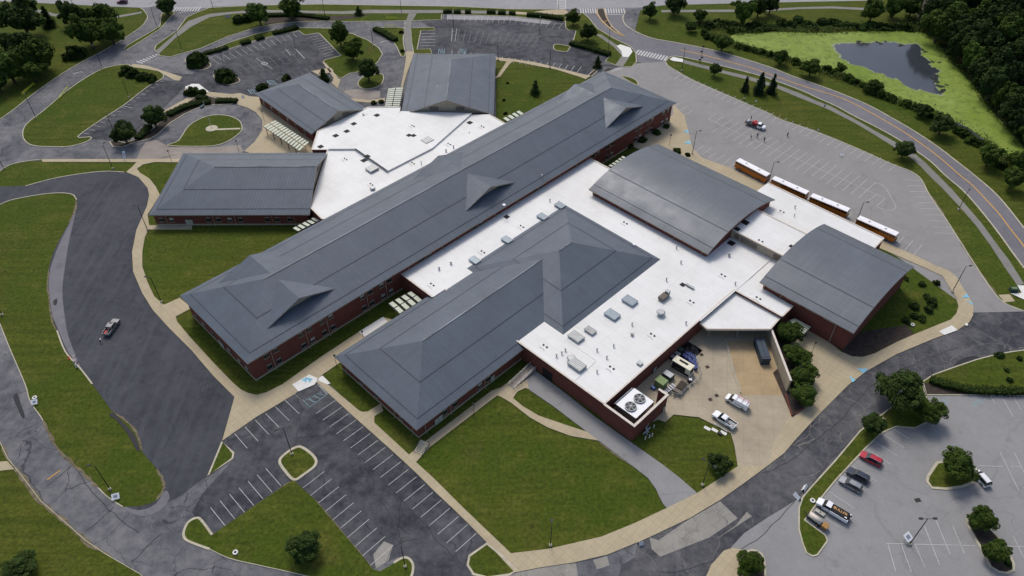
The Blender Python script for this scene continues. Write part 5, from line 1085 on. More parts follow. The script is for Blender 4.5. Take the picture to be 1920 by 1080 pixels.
# van with ladders
loc, rz = place((1363,743),(1402,764), 1.0); vn = finish(thing('work_van', 'white work van with red ladders on its roof on the service yard', 'van', loc, rz), .2)
loft([(-2.85, .95, .45, 1.2, .82, 2.0, 'x'), (-2.8, .99, .4, 1.25, .82, 2.08, 'x'), (.7, .99, .4, 1.25, .82, 2.1, 'cab'), (1.25, .99, .4, 1.22, .8, 2.05, 'ws'), (2.0, .97, .4, 1.15, .82, 1.2, 'hood'), (2.7, .92, .42, .98, .78, 1.02, 'hood'), (2.85, .8, .5, .85, .7, .88, 'x')], vn, 'whitecar')
for x in (-1.8, 1.75):
    for s_ in (1, -1): wheel(vn, x, s_*.88, .38)
lights(vn, -2.85, 2.8, .68, .75)
lad = MB()
for y in (-.62, -.28): lad.tube((-2.95, y, 2.32), (.4, y, 2.32), .035, n=4)
for i in range(11): lad.tube((-2.85+i*.31, -.62, 2.32), (-2.85+i*.31, -.28, 2.32), .022, n=4)
ladder = lad.build('ladder', 'redstripe', vn, local=True)
rk = MB(); [rk.box((x, 0, 2.2), (.06, 1.5, .05)) for x in (-2.4, -1.2, .2)]; rk.build('roof_rack', 'dark', vn, local=True)
bxp(vn, 'side_stripe', 'navy', ((-.9, .995, 1.1), (2.4, .012, .16)), ); bxp(vn, 'side_stripe', 'navy', ((-.9, -.995, 1.1), (2.4, .012, .16)), )
# tool truck with lettering
loc, rz = place((1536.5,939),(1589,970), 1.2); tt = finish(thing('service_truck', 'white cab truck with a black lettered bed cover parked by the strip island', 'truck', loc, rz), .04)
loft([(.55, 1.05, .5, 1.45, .85, 2.1, 'cab'), (1.75, 1.05, .45, 1.42, .85, 2.12, 'ws'), (2.45, 1.03, .45, 1.35, .9, 1.42, 'hood'), (3.6, 1.0, .5, 1.2, .88, 1.28, 'hood'), (3.85, .85, .6, 1.05, .78, 1.08, 'x')], tt, 'whitecar')
bxp(tt, 'utility_body', 'whitecar', ((-1.7, 1.0, 1.0), (4.3, .45, .85)), ((-1.7, -1.0, 1.0), (4.3, .45, .85))); bxp(tt, 'bed_cover', 'black', ((-1.55, 0, 1.45), (4.0, 2.0, .5))); bxp(tt, 'rear_rack', 'dark', ((-3.7, 0, 1.2), (.5, 2.1, .1)), ((-3.9, .9, 1.1), (.5, .1, .3)), ((-3.9, -.9, 1.1), (.5, .1, .3)))
for x in (-2.2, 2.7):
    for s_ in (1, -1): wheel(tt, x, s_*.95, .45, .3)
lights(tt, -3.8, 3.8, .75, .9)
def text(body, size, par, loc, rot, mat, name):
    cu = bpy.data.curves.new(name, 'FONT'); cu.body = body; cu.size = size; cu.extrude = .012; cu.align_x = 'CENTER'; cu.align_y = 'CENTER'
    tmp = bpy.data.objects.new('tmp', cu); COL.objects.link(tmp); dg = bpy.context.evaluated_depsgraph_get(); me = bpy.data.meshes.new_from_object(tmp.evaluated_get(dg)); bpy.data.objects.remove(tmp)
    me.materials.clear(); me.materials.append(M[mat]); o = bpy.data.objects.new(name, me); COL.objects.link(o); o.parent = par; o.location = loc; o.rotation_euler = rot; return o
tt.scale = (.9, .9, .95)
text('BULLFR', 1.0, tt, (-1.5, -.15, 1.715), (0, 0, pi), 'text', 'lettering'); bxp(tt, 'label_patch', 'textw', ((-3.1, .7, 1.71), (.55, .3, .015)))
# tank trailer
loc, rz = place((1517,964),(1549,988), .9); tr = finish(thing('tank_trailer', 'trailer with a pale cylindrical tank and a wooden box at its rear', 'trailer', loc, rz), .04)
b = MB(); b.tube((-.9, 0, 1.05), (1.95, 0, 1.05), .62, n=18); b.build('tank', 'cream' if False else 'coping', tr, local=True, smooth=True); bxp(tr, 'chassis', 'dark', ((0, 0, .5), (4.6, 1.3, .14)), ((2.6, 0, .5), (1.2, .14, .12)))
bxp(tr, 'wooden_box', 'wood', ((-1.75, 0, .95), (1.2, 1.35, .75))); [wheel(tr, -.4, s_*.78, .36) for s_ in (1, -1)]
loc, rz = place((1531,955.5),(1545,964.5), .6); ub = finish(thing('utility_box', 'small white panel box beside the tank trailer', 'box', loc, rz), .04); bxp(ub, 'body', 'blind', ((0, 0, .35), (2.0, .8, .3))); bxp(ub, 'lid_handle', 'black', ((0, 0, .54), (.25, .2, .08)))
# flatbed with red machine
loc, rz = place((1433,239),(1401,228), 1.0); ft = finish(thing('work_truck', 'white cab flatbed truck carrying a red machine on the bus lot', 'truck', loc, rz), .05)
loft([(.9, 1.0, .5, 1.4, .82, 2.0, 'cab'), (2.0, 1.0, .45, 1.38, .82, 2.02, 'ws'), (2.6, 1.0, .45, 1.3, .88, 1.36, 'hood'), (3.6, .95, .5, 1.15, .85, 1.2, 'x')], ft, 'whitecar')
bxp(ft, 'flatbed', 'dark', ((-1.5, 0, .95), (4.6, 2.2, .18))); bxp(ft, 'machine', 'redstripe', ((-.4, 0, 1.5), (1.7, 1.3, .9)), ((-.2, .3, 2.1), (.5, .4, .5)), ((-.9, -.4, 2.0), (.4, .3, .5))); b = MB(); b.tube((-2.9, -.5, 1.4), (-2.9, .5, 1.4), .38, n=12); b.build('drum', 'whitecar', ft, local=True)
for x in (-2.3, 2.55):
    for s_ in (1, -1): wheel(ft, x, s_*.9, .42, .3)
lights(ft, -3.8, 3.55, .75, .85)
# school buses
def bus(front, rear, label):
    loc, rz = place(front, rear, 3.05); t = finish(thing('school_bus', label, 'bus', loc, rz, group='school buses lined up by the white roof'), .04)
    b = MB(); hw = 1.22; L = 6.0
    b.box((0, 0, 1.3), (2*L, 2*hw, 1.5), mi=0); b.box((0, 0, 2.82), (2*L, 2*hw, .12), mi=0)
    for i in range(14): b.box((-L+.06+i*(2*L-.12)/13, 0, 2.4), (.11, 2*hw-.02, .8), mi=0)
    for z_ in (.95, 1.25, 1.75): b.box((0, 0, z_), (2*L-.6, 2*hw+.03, .05), mi=1)
    b.box((L+.08, 0, .75), (.2, 2.4, .3), mi=1); b.box((-L-.08, 0, .75), (.2, 2.4, .3), mi=1)
    b.build('body', ['orange', 'dark'], t, local=True)
    r = MB(); prof = [(-1.2, 2.88), (-1.16, 3.0), (-.8, 3.1), (0, 3.15), (.8, 3.1), (1.16, 3.0), (1.2, 2.88)]
    for i in range(6): r.poly([(-L, *prof[i]), (L, *prof[i]), (L, *prof[i+1]), (-L, *prof[i+1])][::-1])
    for x in (-L, L): r.poly([(x, *p) for p in prof])
    ro = r.build('roof', 'busroof', t, local=True)
    for x in (-2.6, 2.4): bxp(ro, 'roof_hatch', 'galv', ((x, 0, 3.17), (.6, .6, .05)))
    wm = None
    for i in range(13):
        x = -L+.06+(i+.5)*(2*L-.12)/13
        for s_ in (1, -1):
            if wm is None: o = bxp(t, 'window', 'darkglass', ((0, 0, 0), (.78, .03, .78))); wm = o.data
            else: o = bpy.data.objects.new('window', wm); COL.objects.link(o); o.parent = t
            o.location = (x, s_*(hw-.05), 2.38)
    bxp(t, 'windscreen', 'darkglass', ((L+.005, 0, 2.15), (.04, 2.1, 1.2))); bxp(t, 'rear_window', 'darkglass', ((-L-.005, 0, 2.3), (.04, 1.7, .7)))
    for x in (-3.9, 3.7):
        for s_ in (1, -1): wheel(t, x, s_*1.08, .5, .32)
    for s_ in (1, -1): bxp(t, 'headlight', 'blind', ((L+.03, s_*.9, 1.0), (.06, .3, .25))); bxp(t, 'tail_light', 'redstripe', ((-L-.03, s_*.95, 1.3), (.06, .25, .3)))
    return t
for fr_, rr_, lb in (((1441,328),(1384,299),'yellow school bus with a white roof, farthest up the line and clear of bushes'),((1514,361),(1451,333),'second yellow school bus from the top of the line, half hidden by bushes'),((1590,393),(1524,366),'third yellow school bus from the top of the line, half hidden by bushes'),((1681,438),(1612,408),'last yellow school bus of the line, nearest the path bend')): bus(fr_, rr_, lb)

# ------------------------------------------------------------------ lamps, signs, gates
def lamp(base, h, label, heads=1, rz=0., arm=1.2, mat='dark'):
    p = G(*base); t = thing('street_lamp', label, 'lamp', p, rz, 'lamp posts round the school')
    b = MB(); b.tube((0, 0, 0), (0, 0, .55), .34, .32, 12); b.build('base', 'kerb', t, local=True)
    b = MB(); b.tube((0, 0, .5), (0, 0, h), .11, .075, 8)
    for s_ in ((1,) if heads == 1 else (1, -1)): b.tube((0, 0, h-.1), (s_*arm, 0, h+.05), .05, n=5)
    b.build('pole', mat, t, local=True)
    for s_ in ((1,) if heads == 1 else (1, -1)): bxp(t, 'lamp_head', mat, ((s_*(arm+.2), 0, h+.05), (.75, .42, .16)))
for bs, h, lb, hd_, rz in [((68,222),9.3,'lamp post on the inner kerb of the ring drive, lower of two',1,2.2),((192,128),9.3,'lamp post on the inner kerb of the ring drive, upper of two',1,2.2),((212,317),9.3,'lamp post on the grass strip above the dark lot',1,1.6),((295,52),9.2,'lamp post on the entrance drive median',1,.5),((342,97),9.2,'lamp post on the tip of the path lawn by the entrance',1,3),((8,317),8,'lamp post at the left edge of the ring drive',1,1.5),
   ((556,100),8.8,'lamp post in the middle of the entrance car park',2,0),((420,124),8,'lamp post behind the lower bushy island',1,0),((242,183),7.5,'lamp post on the edge of the slanted car park beside the lawn',1,0),((214,248),8,'lamp post behind the dark tree of the slanted car park',1,0),((700,87),8.5,'lamp post on the kerb inside the curved drive',1,1),((753,27),8,'lamp post by the crossing path near the main road',1,1),((851,61),9,'lamp post at the left of the far car park',2,1.5),((934,113),8.5,'lamp post behind the corner of the farthest wing',1,1.5),((1012,70),8.5,'lamp post in the middle of the far car park',2,1.5),((1031,128),8,'lamp post on the path below the far car park',1,1.5),((1140,98),8.8,'lamp post on the lawn by the white paved bend',1,1.5),((1278,133),9,'lamp post at the tip of the verge by the zebra crossing',1,1.5),((1395,186),9.3,'lamp post in front of the three conifers',1,4.2),
   ((1298,289),9,'lamp post by the pale blue ramp marks at the gymnasium corner',1,.2),((1440,346),8.5,'lamp post between the first two school buses',1,.2),((1607,412),6.5,'lamp post between the third and the last school bus',1,.2),((1785,548),9.5,'lamp post on the inner edge of the bending path',1,.2),((1705,1021),10.2,'double-headed lamp post on the bay line of the visitor car park',2,0),((1656,787),9.5,'lamp post among the trees of the visitor car park',1,.6),((1317,910),8.5,'double-headed lamp post by the dark tree near the service drive',2,2.4),((1032,1023),7.5,'lamp post on the lower edge of the central lawn',1,1.5),((548,852),9.8,'double-headed lamp post on the small square island of the parking bays',2,.3),((760,1063),8.5,'lamp post on the kerbed nose at the bottom of the parking bays',1,1.5),((207,918),9,'lamp post on the left lawn beside a white sign',1,3),((5,591),8,'lamp post at the left photo edge above the ring road',1,3),((277,432),9.3,'lamp post at the corner of the path before the west wing',1,3),((303,567),9.3,'lamp post on the lawn edge left of the long wing',1,3),((1797,394),7,'dark lamp post on the verge between path and bus lot',1,.8)]:
    lamp(bs, h, lb, hd_, rz)
def small_lamp(base, h, label):
    p = G(*base); t = thing('path_lamp', label, 'lamp', p, 0, 'low path lamps'); b = MB(); b.tube((0, 0, 0), (0, 0, h), .07, .05, 6); b.build('pole', 'dark', t, local=True); b = MB(); b.tube((0, 0, h), (0, 0, h+.5), .12, .3, 8); b.tube((0, 0, h+.5), (0, 0, h+.65), .32, .1, 8); b.build('lamp_head', 'dark', t, local=True)
for bs, lb in (((632,688),'path lamp at the outer corner of the one-storey wing'),((683,643),'path lamp by the white slab between the two wings'),((889,779),'path lamp on the lawn beside the one-storey wing'),((322,303),'path lamp on the pavement at the corner of the west wing'),((448,284),'path lamp below the flagpole circle'),((496,228),'path lamp at the right side of the flagpole circle'),((1255,273),'path lamp on the paving beside the curved gymnasium roof'),((1521,664),'path lamp on the paving outside the smaller hall')): small_lamp(bs, 3.9, lb)
def ring(px, label):
    p = G(*px); t = thing('lamp_footing', label, 'concrete footing', p); b = MB()
    for i in range(14): a, c = 2*pi*i/14, 2*pi*(i+1)/14; b.poly([(.55*cos(a), .55*sin(a), .3), (.55*cos(c), .55*sin(c), .3), (.28*cos(c), .28*sin(c), .3), (.28*cos(a), .28*sin(a), .3)]); b.poly([(.55*cos(a), .55*sin(a), 0), (.55*cos(c), .55*sin(c), 0), (.55*cos(c), .55*sin(c), .3), (.55*cos(a), .55*sin(a), .3)])
    b.build('ring', 'newcon', t, local=True); k = MB(); k.tube((0, 0, .02), (0, 0, .22), .27, n=10); k.build('stub', 'dark', t, local=True); t.location.z = .14
for px, lb in (((442,1037),'round concrete footing on the triangular lawn left of the lone tree'),((1523,940),'round concrete footing on the strip island left of the lettered truck'),((1710,610),'white round footing in the shrub bed by the curved roof'),((1857,736),'round footing in the hedge along the visitor car park'),((66,747),'round footing beside the ring road at the left')): ring(px, lb)
def aboard(px, rz, label, w_=1.0, h=1.1, z=.03, kind='sandwich_board'):
    p = G(*px); t = thing(kind, label, 'sign', p, rz); t.location.z = z
    for s_ in (1, -1):
        b = MB(); b.poly([(-w_/2, s_*.42, 0), (w_/2, s_*.42, 0), (w_/2, s_*.03, h), (-w_/2, s_*.03, h)]); b.poly([(-w_/2, s_*.40, 0), (w_/2, s_*.40, 0), (w_/2, s_*.01, h), (-w_/2, s_*.01, h)]); b.build('panel', 'whitecar', t, local=True)
aboard((1201,1020), .3, 'white folding sign standing on the road kerb below the central lawn'); aboard((1494,932), 2.0, 'white folding sign on the road at the end of the strip island', 1.7, 1.0); aboard((1508,917), .9, 'white folding sign on the kerb of the strip island', 1.7, 1.0); aboard((456,183), .3, 'small white sign lying by the pavement above the flagpole circle', 1, .8, .2); aboard((599,53), 2, 'small white sign on the lawn beside the curved drive', .9, 1.1, .15)
def panel_sign(px, label, w_=1.5, h=1.5, zb=1.0, rz=0, mat='whitecar', tilt=.5, z=0.):
    p = G(*px, z); t = thing('notice_board', label, 'sign', p, rz); b = MB(); [b.tube((s_*w_*.4, 0, 0), (s_*w_*.4, 0, zb+h*.5), .05, n=5) for s_ in (1, -1)]; b.build('post', 'galv', t, local=True)
    k = MB(); k.box((0, 0, 0), (w_, .06, h)); o = k.build('board', mat, t, local=True); o.location = (0, -.1, zb+h/2); o.rotation_euler = (-tilt, 0, 0)
    k = MB(); k.box((0, -.04, 0), (w_*.5, .01, h*.5)); q_ = k.build('notice', 'galv', o, local=True)
panel_sign((219,934), 'white square notice on the left lawn beside the ring road lamp', 1.6, 1.3, .2, .3, tilt=1.0); panel_sign((67,757), 'white square notice by the round footing at the left', 1.4, 1.2, .2, .2, tilt=1.0); panel_sign((1698,1012), 'white square panel beside the double-headed lamp', 1.8, 1.6, .5, .6, tilt=1.1)
panel_sign((236,298), 'tall white pair of notices on a post by the ring drive pavement', .9, 2.4, .6); panel_sign((428,34), 'small brown and white entrance sign in front of bushes', 2.6, 1.1, .3, .2, 'tanwall'); panel_sign((1577,293), 'small white notice at the edge of the bus lot', 1.0, .9, .3, 0, tilt=1.0)
panel_sign((1533,246), 'tiny notice on the grass edge above the bus lot', .5, .5, .4); panel_sign((1417,192), 'tiny pale notice on the grass right of the conifers', .5, .7, .3); panel_sign((1545,203), 'small dark notice beside the path along the side road', .5, .7, .8, 0, 'dark')
def gate(a, b, label, h=1.1):
    A, B_ = G(*a), G(*b); d = B_-A; L = d.length; t = thing('barrier_gate', label, 'gate', A, math.atan2(d.y, d.x)); m_ = MB(); m_.tube((0, 0, h), (L, 0, h), .09, n=6); m_.tube((0, 0, .45), (L, .0, .75), .08, n=6); m_.tube((L, 0, .7), (L, 0, h), .08, n=6); m_.build('arm', 'yellowm', t, local=True)
    for x in (0, L): k = MB(); k.tube((x, 0, 0), (x, 0, h+.1), .1, n=6); k.build('post', 'yellowm', t, local=True)
gate((43,179),(65,160),'open yellow barrier arm on the grass outside the ring drive'); gate((112,187),(129,166),'open yellow barrier arm on the island kerb inside the ring drive'); gate((725,36.5),(744,36.8),'open yellow barrier on the grass above the link road'); gate((722,51.5),(741,52),'open yellow barrier on the lawn below the link road')
# traffic sign pole
p = G(1313,119); t = thing('road_sign', 'dark pole with small signs between the side road and the path', 'sign', p); b = MB(); b.tube((0, 0, 0), (0, 0, 7.5), .08, n=6); b.build('pole', 'dark', t, local=True)
for z_, x in ((7.3, 0), (5.2, -.3), (2.6, .3), (1.6, -.5)): bxp(t, 'sign_plate', 'dark', ((x, 0, z_), (.9, .08, .6)))
# flagpole
p = G(397,241, .14); t = thing('flagpole', 'white flagpole with a blue and white flag on the grass circle', 'flagpole', p); b = MB(); b.tube((0, 0, 0), (0, 0, 11), .10, .05, 8); b.build('pole', 'newcon', t, local=True); b = MB(); b.tube((0, 0, 0), (0, 0, .12), 2.1, n=24); b.build('base_slab', 'kerb', t, local=True)
f_ = MB()
for j, mt in ((0, 0), (1, 1)):
    for i in range(6):
        q = lambda i, z_: (-.1-i*.3, sin(i*1.3)*.18, z_-i*.16); f_.poly([q(i, 9.3-j*.7), q(i+1, 9.3-j*.7), q(i+1, 9.9-j*.7+.05), q(i, 9.9-j*.7+.05)], mt)
f_.build('flag', ['white', 'navy'], t, local=True)
pth = MB(); pth.prism([(q.x, q.y) for q in W([(406,242),(451,240.5),(451,243),(406,245)])], .1, .2); tag(pth.build('path', 'kerb'), kind='structure')

# ------------------------------------------------------------------ people
def person(px, face, label, shirt, trouser, z=.04, bend=0., arms=.1):
    p = G(*px); t = thing('person', label, 'person', p, face); t.location.z = z
    def skin(name, pts, rad, edges, mat, par):
        me = bpy.data.meshes.new(name); me.from_pydata(pts, edges, []); me.materials.append(M[mat]); o = bpy.data.objects.new(name, me); COL.objects.link(o); o.parent = par
        o.modifiers.new('s', 'SKIN')
        for i, r_ in enumerate(rad): me.skin_vertices[0].data[i].radius = (r_, r_)
        me.skin_vertices[0].data[0].use_root = True
        s_ = o.modifiers.new('b', 'SUBSURF'); s_.levels = 1; s_.render_levels = 1; return o
    bx = sin(bend); bz = cos(bend); T_ = lambda x, y, z_: (x+bx*(z_-.95), y, .95+(z_-.95)*bz if z_ > .95 else z_)
    pts = [(0, 0, .95), T_(0, 0, 1.2), T_(0, 0, 1.42), T_(0, 0, 1.53), T_(.02, 0, 1.66), T_(0, 0, 1.76), T_(0, .2, 1.4), T_(.05, .27+arms, 1.12), T_(.2, .22+arms, .92), T_(0, -.2, 1.4), T_(.05, -.27-arms, 1.12), T_(.2, -.22-arms, .92), (0, .1, .9), (.05, .12, .5), (0, .12, .08), (.16, .13, .04), (0, -.1, .9), (.0, -.12, .5), (-.05, -.12, .08), (.1, -.13, .04)]
    ed = [(0,1),(1,2),(2,3),(3,4),(4,5),(2,6),(6,7),(7,8),(2,9),(9,10),(10,11),(0,12),(12,13),(13,14),(14,15),(0,16),(16,17),(17,18),(18,19)]
    skin('body', pts, [.13,.13,.13,.06,.10,.07,.07,.05,.035,.07,.05,.035,.09,.07,.045,.04,.09,.07,.045,.04], ed, 'skin', t)
    skin('shirt', [pts[i] for i in (0,1,2,6,7,9,10)], [.17,.17,.17,.09,.07,.09,.07], [(0,1),(1,2),(2,3),(3,4),(2,5),(5,6)], shirt, t)
    skin('trousers', [pts[i] for i in (0,12,13,14,16,17,18)], [.16,.12,.10,.075,.12,.10,.075], [(0,1),(1,2),(2,3),(0,4),(4,5),(5,6)], trouser, t)
    h_ = [T_(-.03, 0, 1.7), T_(0, 0, 1.79)]; skin('hair', h_, [.11, .07], [(0, 1)], 'black', t)
for px, fc, lb, sh, tr_, bd in (((189.5,642.5), .6, 'person in a white shirt bending beside the silver pickup', 'whitecar', 'black', .9),((1407.5,260.5), 0, 'person in dark clothes, leftmost of the three standing below the work truck', 'black', 'dark', 0),((1419.5,257.5), 1.5, 'person in dark clothes, middle of the three below the work truck', 'black', 'navy', .1),((1432.5,264.5), 2, 'person in dark clothes, rightmost of the three below the work truck', 'black', 'dark', 0),((1476,255.8), -1, 'person in dark clothes walking alone right of the work truck', 'black', 'navy', 0)): person(px, fc, lb, sh, tr_, .05, bd)
person((1406.5,229.5), 0, 'person in dark clothes standing on the flatbed of the work truck', 'black', 'dark', 1.1)

# ------------------------------------------------------------------ service yard
def at(px, z=.18, rz=AS): return V((*G(*px).to_2d(), z)), rz
# cooling tower
loc, rz = at((1185,775), 0); ct = thing('cooling_tower', 'white cooling unit with two large round fans behind the brick screen wall', 'cooling unit', B(98.2, -57.6, 0), AS)
b = MB(); b.box((0, 0, 2.35), (6.6, 5.6, 3.9), mi=0); b.box((0, 0, .25), (6.9, 6.0, .5), mi=1); b.build('casing', ['silver', 'dark'], ct, local=True); bxp(ct, 'top_deck', 'whitecar', ((0, 0, 4.36), (6.8, 5.8, .12)))
for x in (-1.65, 1.65):
    b = MB(); b.tube((x, 0, 4.4), (x, 0, 4.75), 1.32, n=24); fo = b.build('fan_housing', 'dark', ct, local=True)
    for i in range(6): a = i*pi/3+.3; k = MB(); k.box((x+cos(a)*.66, sin(a)*.66, 4.79), (1.1, .42, .05), a); k.build('fan_blade', 'fan', fo, local=True)
    k = MB(); k.tube((x, 0, 4.76), (x, 0, 4.9), .25, n=10); k.build('fan_hub', 'galv', fo, local=True)
    k = MB()
    for i in range(24): a, c = 2*pi*i/24, 2*pi*(i+1)/24; k.poly([(x+1.42*cos(a), 1.42*sin(a), 4.78), (x+1.42*cos(c), 1.42*sin(c), 4.78), (x+1.26*cos(c), 1.26*sin(c), 4.78), (x+1.26*cos(a), 1.26*sin(a), 4.78)])
    k.build('fan_rim', 'galv', fo, local=True)
k = MB(); [k.tube((-3.3, y, 4.0), (3.3, y, 4.0), .16, n=8) for y in (3.4,)]; k.build('pipe', 'whitecar', ct, local=True); k = MB(); k.tube((3.8, -2.6, 0), (3.8, -2.6, 4.5), .12, n=6); k.tube((3.8, -2.6, 3.8), (3.8, 2.6, 3.8), .1, n=6); k.build('pipe', 'galv', ct, local=True)
def yobj(name, label, cat, px, parts, rz=AS+pi/2, group=None, z=.18):
    loc, _ = at(px, z); t = thing(name, label, cat, loc, rz, group)
    for nm, mt, bs in parts: bxp(t, nm, mt, *bs)
    return t
yobj('generator', 'cream generator set with black louvred side in the service yard', 'generator', (1278,695), [('enclosure', 'cream', [((0, 0, 1.7), (5.2, 2.2, 2.2)), ((0, 0, .35), (5.4, 2.3, .5))]), ('intake_louvre', 'black', [((-.5, -1.12, 1.85), (3.7, .05, 1.5))]), ('roof_vent', 'black', [((0, .2, 2.83), (2.4, .6, .08))]), ('intake_louvre', 'black', [((2.62, 0, 1.7), (.05, 1.5, 1.5))]), ('base_tank', 'black', [((0, -.04, .65), (5.1, 2.24, .7))])], AS-pi/2+.05)
yobj('transformer', 'pale green cabinet in the service yard', 'cabinet', (1238,725), [('cabinet', 'green', [((0, 0, 1.1), (2.4, 2.0, 2.2))]), ('lid', 'green', [((0, 0, 2.25), (2.6, 2.2, .12))]), ('door_gap', 'dark', [((0, -1.01, 1.1), (.06, .03, 2.0))])])
yobj('skip_bin', 'dark green metal bin with a grey lid behind the pale green cabinet', 'bin', (1252,709), [('body', 'dkgreen', [((0, 0, .75), (2.5, 1.7, 1.5))]), ('lid', 'galv', [((0, .1, 1.55), (2.3, 1.6, .1))])])
yobj('recycling_tub', 'small bright blue tub in front of the pale green cabinet', 'tub', (1224,729.5), [('tub', 'blueplastic', [((0, 0, .3), (1.1, .8, .55))]), ('lid', 'bluebin', [((0, 0, .6), (1.0, .7, .06))])])
for px, lb in (((1262,675),'pale topped cabinet against the brick wall of the yard, larger one'),((1269,668.5),'pale topped cabinet against the brick wall of the yard, smaller one')): yobj('cabinet', lb, 'cabinet', px, [('cabinet', 'dark', [((0, 0, .5), (1.5, 1.2, 1.0))]), ('lid', 'silver', [((0, 0, 1.04), (1.5, 1.2, .08))])])
binp = [(1282,672),(1287,668),(1290,676),(1292,669.5),(1296,672),(1293,681),(1299,675.5),(1301,681),(1298,685),(1302,688),(1286,675),(1303,694)]
bi = thing('wheeled_bin', 'dark blue wheeled bin in the cluster at the curved yard fence', 'bin', at(binp[0])[0], .3, 'dark blue wheeled bins at the yard fence')
bxp(bi, 'body', 'blueplastic', ((0, 0, .55), (.8, .8, .95))); bxp(bi, 'lid', 'blueplastic', ((0, 0, 1.08), (.85, .9, .1))); bxp(bi, 'handle', 'bluebin', ((0, .35, 1.16), (.3, .14, .05))); reg(bi)
for i, px in enumerate(binp[1:]): copy_tree(bi, at(px)[0], rw.uniform(0, 3), 'dark blue wheeled bin in the cluster at the curved yard fence')
yobj('wheeled_bin', 'dark green bin at the wall end of the blue bin cluster', 'bin', (1275,661), [('body', 'dkgreen', [((0, 0, .6), (1.2, 1.2, 1.0))]), ('lid', 'dkgreen', [((0, 0, 1.15), (1.3, 1.3, .12))])])
b = MB(); r9 = random.Random(4); loc, _ = at((1291,661)); nt_ = thing('netted_pile', 'black netted heap beside the blue bins', 'heap', loc, AS)
g_ = [[(x*.75, y*.75, 1.3*max(0, 1-((x/4.2)**2+(y/2.6)**2))*(1+r9.uniform(-.4, .4))) for x in range(-4, 5)] for y in range(-3, 4)]
for j in range(6):
    for i in range(8): b.poly([g_[j][i], g_[j][i+1], g_[j+1][i+1], g_[j+1][i]])
b.build('netting', 'dark', nt_, local=True)
yobj('pallet_stack', 'row of white and grey slabs stacked by the cabinet', 'pallets', (1252,735), [('slab', 'silver', [((i*.75-1.8, 0, .45), (.5, 1.3, .9))]) for i in range(6)], AS-.1)
yobj('tipping_trailer', 'old grey trailer with a brown load in the yard', 'trailer', (1275,731), [('bed', 'louver', [((0, 0, .9), (4.2, 2.0, .5))]), ('load', 'bark', [((.3, 0, 1.25), (2.6, 1.5, .3))]), ('drawbar', 'dark', [((-2.6, 0, .5), (1.4, .2, .15))])], AS+.1)
yobj('drum_fan', 'round drum with a white cross top by the curved fence', 'drum', (1293,718), [('drum', 'dark', [((0, 0, .6), (1.0, 1.0, 1.1))]), ('top', 'whitecar', [((0, 0, 1.2), (.9, .3, .08)), ((0, 0, 1.26), (.3, .9, .06))])])
fp = W([(1303,672),(1310,690),(1313,700),(1309,712),(1298,722),(1285,734),(1275,745),(1262,742),(1250,736)]); fp = cr(fp, False, 3); t = thing('yard_fence', 'curved low metal fence round the bins in the service yard', 'fence', V((*fp[8].to_2d(), .18))); b = MB(); o_ = fp[8]
for i in range(len(fp)-1):
    for z_ in (.5, 1.1): b.tube(fp[i]-o_+V((0, 0, z_)), fp[i+1]-o_+V((0, 0, z_)), .04, n=4)
b.build('rail', 'galv', t, local=True)
for i in range(0, len(fp), 2): k = MB(); k.tube(fp[i]-o_, fp[i]-o_+V((0, 0, 1.2)), .06, n=5); k.build('post', 'galv', t, local=True)
# valves on the lawn by the screen wall
loc = G(1212,811); vl = thing('valve_station', 'cluster of white and grey pipes and bollards on the lawn by the brick corner', 'pipework', loc, AS); b = MB()
for x, y in ((-1.8, -1), (-.8, -1.4), (1.6, .9), (2.2, -.4), (0, -1.6), (.8, 1.4)): b = MB(); b.tube((x, y, 0), (x, y, 1.2), .13, n=6); b.build('bollard', 'newcon', vl, local=True)
b = MB(); b.tube((-1.4, 0, .7), (1.4, 0, .7), .2, n=8); b.tube((-.8, -.7, .5), (1, .8, .9), .15, n=8); b.tube((.2, -.5, .3), (.2, .6, 1.1), .16, n=8); b.build('pipe', 'galv', vl, local=True)
# slabs, dumpster, retaining wall, rails
for px, lb in (((1326,803.5),'pale rectangular cover in the grass, left of three'),((1340,807),'pale rectangular cover in the grass, middle of three'),((1356.5,812),'pale rectangular cover in the grass, right of three')):
    t = yobj('access_cover', lb, 'cover', px, [('cover', 'newcon', [((0, 0, .06), (1.5, .8, .12))])], rz=-.62, z=0)
yobj('grass_tub', 'small black tub beside the grass covers', 'tub', (1349.5,814), [('tub', 'black', [((0, 0, .2), (.7, .6, .4))]), ('rim', 'dark', [((0, 0, .42), (.75, .65, .05))])], z=0)
A_ = G(1337,793.5); Bq = G(1363,810.5); d = Bq-A_; t = thing('lumber', 'white boards lying on the kerb beside the white pickup', 'boards', V(((A_.x+Bq.x)/2, (A_.y+Bq.y)/2, .2)), math.atan2(d.y, d.x)); bxp(t, 'board', 'white', ((0, 0, .06), (d.length, .18, .1))); bxp(t, 'board', 'green', ((-.3, .25, .06), (d.length*.4, .18, .08)))
tl, br_ = G(1426,636,2.2), G(1433,674,2.2); 
loc, rz = place((1424,636),(1436.5,672), 2.2); t = thing('rubbish_container', 'long dark blue container at the foot of the retaining wall', 'container', loc, rz); t.location.z = .2
bxp(t, 'body', 'navy', ((0, 0, 1.1), (7.2, 2.3, 2.2))); bxp(t, 'lid', 'navy', ((.2, 0, 2.24), (6.4, 2.1, .08))); [bxp(t, 'rib', 'navy', ((x, 0, 1.2), (.12, 2.42, 2.0))) for x in (-3, -1.8, -.6, .6, 1.8, 3)]; bxp(t, 'lid_bar', 'dark', ((.2, 0, 2.32), (6.0, .1, .06)))
